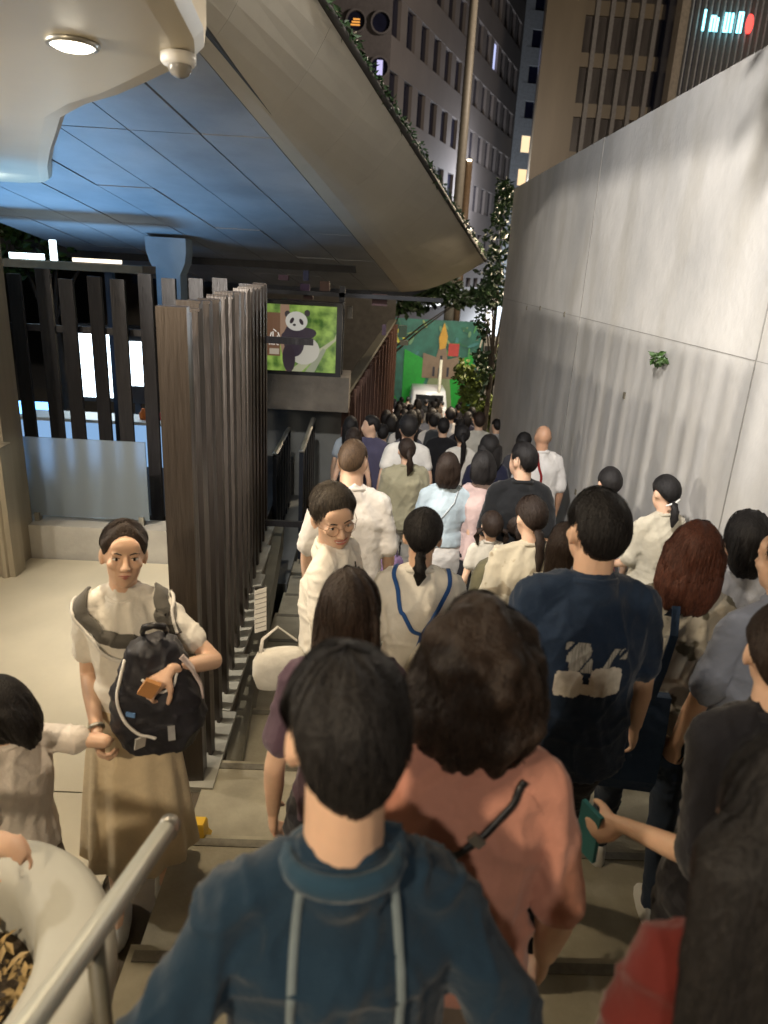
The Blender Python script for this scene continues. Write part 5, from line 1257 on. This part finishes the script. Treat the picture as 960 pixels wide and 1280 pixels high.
# ------------------------------------------------------------------ the crowd further down
def crowd(key, pos, H, top, hair, label, **k):
    k.setdefault('lod', 2 if pos[1] > 6 else 1); k.setdefault('fold', .006); k.setdefault('seed', int(abs(pos[0]) * 97 + pos[1] * 31) % 997 + 5)
    k.setdefault('thk', .014)
    return add(key, pos, H=H, top=top, hair=hair, label=label, **k)
GR = (.16, .17, .18); WH = (.62, .60, .56)
crowd('pinkblouse', (.79, 4.72), 1.58, (.56, .42, .40), 'bob', 'woman in pale pink blouse between pale blue top and black t-shirt', female=True, wide=1.08, hlen=.11)
p = crowd('girl1', (.80, 4.2), 1.22, (.5, .47, .40), 'pigtails', 'small girl with tied dark hair and khaki backpack beside the black t-shirt man', female=True, hs=1.15, lod=1, hairm=HBRN)
kb_ = empty('backpack', (.80, 4.2, ground(4.2)), 0, 'rounded khaki backpack on the small girl', 'backpack')
b = MB(); b.loft([ell_ring(0, -.15, z_, rx, .06, 20, 2.6) for z_, rx in ((.50, .08), (.53, .125), (.70, .135), (.88, .12), (.95, .08), (.97, .04))]); obj('pack', b, cloth((.15, .135, .075)), kb_, True)
b = MB(); b.box(-.08, -.222, .55, .08, -.205, .70); obj('pocket', b, cloth((.13, .115, .065)), kb_)
crowd('girl2', (.98, 4.35), 1.2, (.45, .42, .36), 'ponytail', 'small girl with side ponytail beside the khaki backpack', female=True, hs=1.15, hairm=HBRN, hlen=.08)
crowd('navyhijab', (1.10, 6.3), 1.60, (.012, .014, .035), 'long', 'woman in navy with long dark head covering under the far wall', female=True, wide=1.15, hlen=.22, thk=.024, hwide=1.1)
crowd('f18', (1.22, 5.45), 1.52, (.5, .5, .48), 'short', 'short dark haired person squeezed beside the wall left of the black t-shirt head', thk=.02)
crowd('f1', (-.22, 8.3), 1.64, (.30, .34, .38), 'bob', 'person in pale grey blue t-shirt beside the side railings', female=True)
crowd('f2', (-.16, 7.3), 1.56, (.50, .36, .30), 'long', 'woman in pinkish vest behind the cropped hair man', female=True, hairm=HBRN, sleeve=0, hlen=.16)
crowd('f3', (.02, 7.8), 1.68, (.075, .07, .12), 'short', 'man in purple grey t-shirt looking back left with backpack strap', head=(1.6, 0, 0), faced=False)
crowd('f4', (.33, 10.5), 1.62, (.10, .12, .13), 'long', 'dark haired person in grey green top in shade', female=True, hlen=.14)
crowd('f4b', (.17, 8.6), 1.55, (.09, .11, .11), 'short', 'person in dark grey green jacket right of the man looking back')
crowd('f5', (.37, 6.6), 1.74, (.66, .64, .60), 'short', 'dark haired man in white t-shirt ahead of the olive shirt woman', thk=.02, wide=1.05)
crowd('f7', (.47, 9.9), 1.64, (.55, .53, .5), 'bob', 'person in off white top before the leaning crowd left of centre', female=True)
crowd('f8', (.88, 13.2), 1.62, (.03, .03, .035), 'long', 'woman with long black hair far down the stairs', female=True, hlen=.3)
crowd('f10', (.95, 10.4), 1.66, (.55, .54, .52), 'short', 'person with dark backpack and white top mid stairs', thk=.02, wide=1.05)
bk_ = empty('backpack', (.95, 10.4, ground(10.4)), 0, 'dark backpack on the person in white mid stairs', 'backpack')
b = MB(); b.loft([ell_ring(0, -.19, z_, rx, .08, 16, 3) for z_, rx in ((.95, .10), (1.0, .15), (1.25, .15), (1.42, .12), (1.46, .06))]); obj('pack', b, cloth((.04, .045, .05)), bk_, True)
crowd('f11', (.93, 8.8), 1.66, (.012, .012, .014), 'short', 'person in black t-shirt in the middle of the crowd', thk=.014)
crowd('f12', (1.34, 11.7), 1.72, (.52, .50, .48), 'short', 'man in greyish white t-shirt mid distance under the bush', thk=.02, wide=1.1)
crowd('f13', (1.42, 10.9), 1.58, (.04, .04, .05), 'bob', 'person with dark bob just behind the white ponytail woman', female=True)
crowd('f14', (1.03, 7.7), 1.62, (.62, .60, .55), 'ponytail', 'woman in white top with high dark hair beside navy clad woman', female=True, thk=.02)
crowd('f15', (1.98, 13.7), 1.7, (.05, .05, .06), 'short', 'dark haired man in black close to the wall end')
crowd('f16', (1.50, 9.6), 1.74, (.50, .48, .42), 'short', 'man in pale beige t-shirt along the far wall', wide=1.08, hairm=HBRN, thk=.016)
crowd('f16b', (1.35, 8.3), 1.2, (.5, .45, .4), 'short', 'child beside the man in pale beige t-shirt', hairm=HBRN)
far_spec = [((.60, 15.2), 'bob', WH), ((.95, 16.4), 'short', (.03, .03, .03)), ((1.30, 15.0), 'long', (.28, .25, .22)), ((1.55, 17.2), 'short', WH), ((1.95, 16.3), 'bob', (.03, .03, .04)),
            ((.85, 18.6), 'short', (.5, .4, .33)), ((1.30, 19.4), 'long', (.04, .04, .05)), ((1.75, 20.6), 'short', (.3, .3, .3)), ((2.20, 19.0), 'short', (.02, .02, .03)), ((.90, 21.8), 'bob', (.35, .28, .22)),
            ((1.45, 22.8), 'short', WH), ((2.05, 23.0), 'long', (.03, .03, .03)), ((2.75, 22.0), 'short', (.05, .05, .06)), ((1.10, 25.2), 'short', (.03, .03, .03)), ((1.75, 26.4), 'short', WH), ((2.45, 25.8), 'bob', (.4, .33, .28)),
            ((3.15, 25.0), 'short', (.03, .03, .03)), ((1.55, 29.5), 'short', (.3, .25, .2)), ((2.30, 29.0), 'short', (.03, .03, .03)), ((3.00, 29.5), 'short', WH), ((3.7, 28.4), 'short', (.05, .05, .05)),
            ((.30, 12.4), 'bob', (.5, .48, .45)), ((.62, 12.9), 'short', (.04, .04, .04)), ((1.75, 12.6), 'long', (.03, .03, .05)), ((1.05, 12.0), 'bob', (.3, .3, .32)), ((2.0, 11.0), 'short', (.3, .3, .3)), ((.65, 10.9), 'short', (.03, .03, .04)), ((.45, 8.0), 'bob', (.10, .10, .12)), ((1.7, 7.6), 'short', (.05, .05, .06))]
far_lab = ['dark bobbed head and white top near the timber fence end', 'dark haired walker in black near the timber fence end', 'long haired woman in taupe in the far shade', 'short haired man in white far down the stairs', 'bobbed woman in black by the lamplit bush',
           'short haired person in dusty pink far down by the timber fence', 'long haired woman in charcoal far down', 'grey shirted man in the far crowd', 'man in black before the leaning yellow pole', 'woman in tan top by the parked car',
           'man in white below the van', 'long haired woman in black below the van', 'man in dark grey beside the yellow pole', 'man in black nearest the blue shop', 'white shirt just below the van window', 'bobbed woman in light brown below the pale post',
           'man in black right of the light brown top', 'brown shirted head against the parked car', 'dark head against the van rear', 'white shirted head at the van side', 'dark head at the foot of the bent pole',
           'woman in off white beside the timber fence', 'short man in charcoal beside the timber fence', 'long haired woman in navy close to the wall end', 'woman in blue grey in the middle of the far crowd', 'grey shirted man hard against the wall end', 'short man in black ahead of the white backpack wearer', 'bobbed woman in dark blue left of the black t-shirt', 'dark haired man in black hugging the far wall']
for i, ((pos, hs_, c), lb2) in enumerate(zip(far_spec, far_lab)):
    crowd('x%d' % i, pos, random.uniform(1.56, 1.74), c, hs_, lb2, female=hs_ != 'short', thk=random.uniform(.010, .020), face=random.uniform(-.3, .3), head=(random.uniform(-.5, .5), random.uniform(-.1, .35), random.uniform(-.1, .1)), hlen=random.uniform(.12, .28), hs=random.uniform(.94, 1.06))
# loose bags in the crowd
o_ = empty('shopping_bag', (.18, 4.35, ground(4.4) + .05), .2, 'soft purple bag hanging in the gap ahead of the white t-shirt man', 'bag')
b = MB(); b.loft([ell_ring(0, 0, z_, rx, ry, 20, 2.6) for z_, rx, ry in ((.35, .07, .04), (.40, .10, .06), (.62, .11, .06), (.82, .08, .04))]); me_ = fuse(b, .012, 1); folds(me_, .01, 4, 8, 6); me_.name = 'pouch'; link('pouch', me_, cloth((.20, .13, .24)), o_, True)
b = MB(); b.tube([(-.05, 0, .80), (-.03, 0, .98), (.03, 0, .98), (.05, 0, .80)], .007, 6); obj('handle', b, cloth((.12, .08, .14)), o_, True)
bpy.data.scenes.remove(TS)
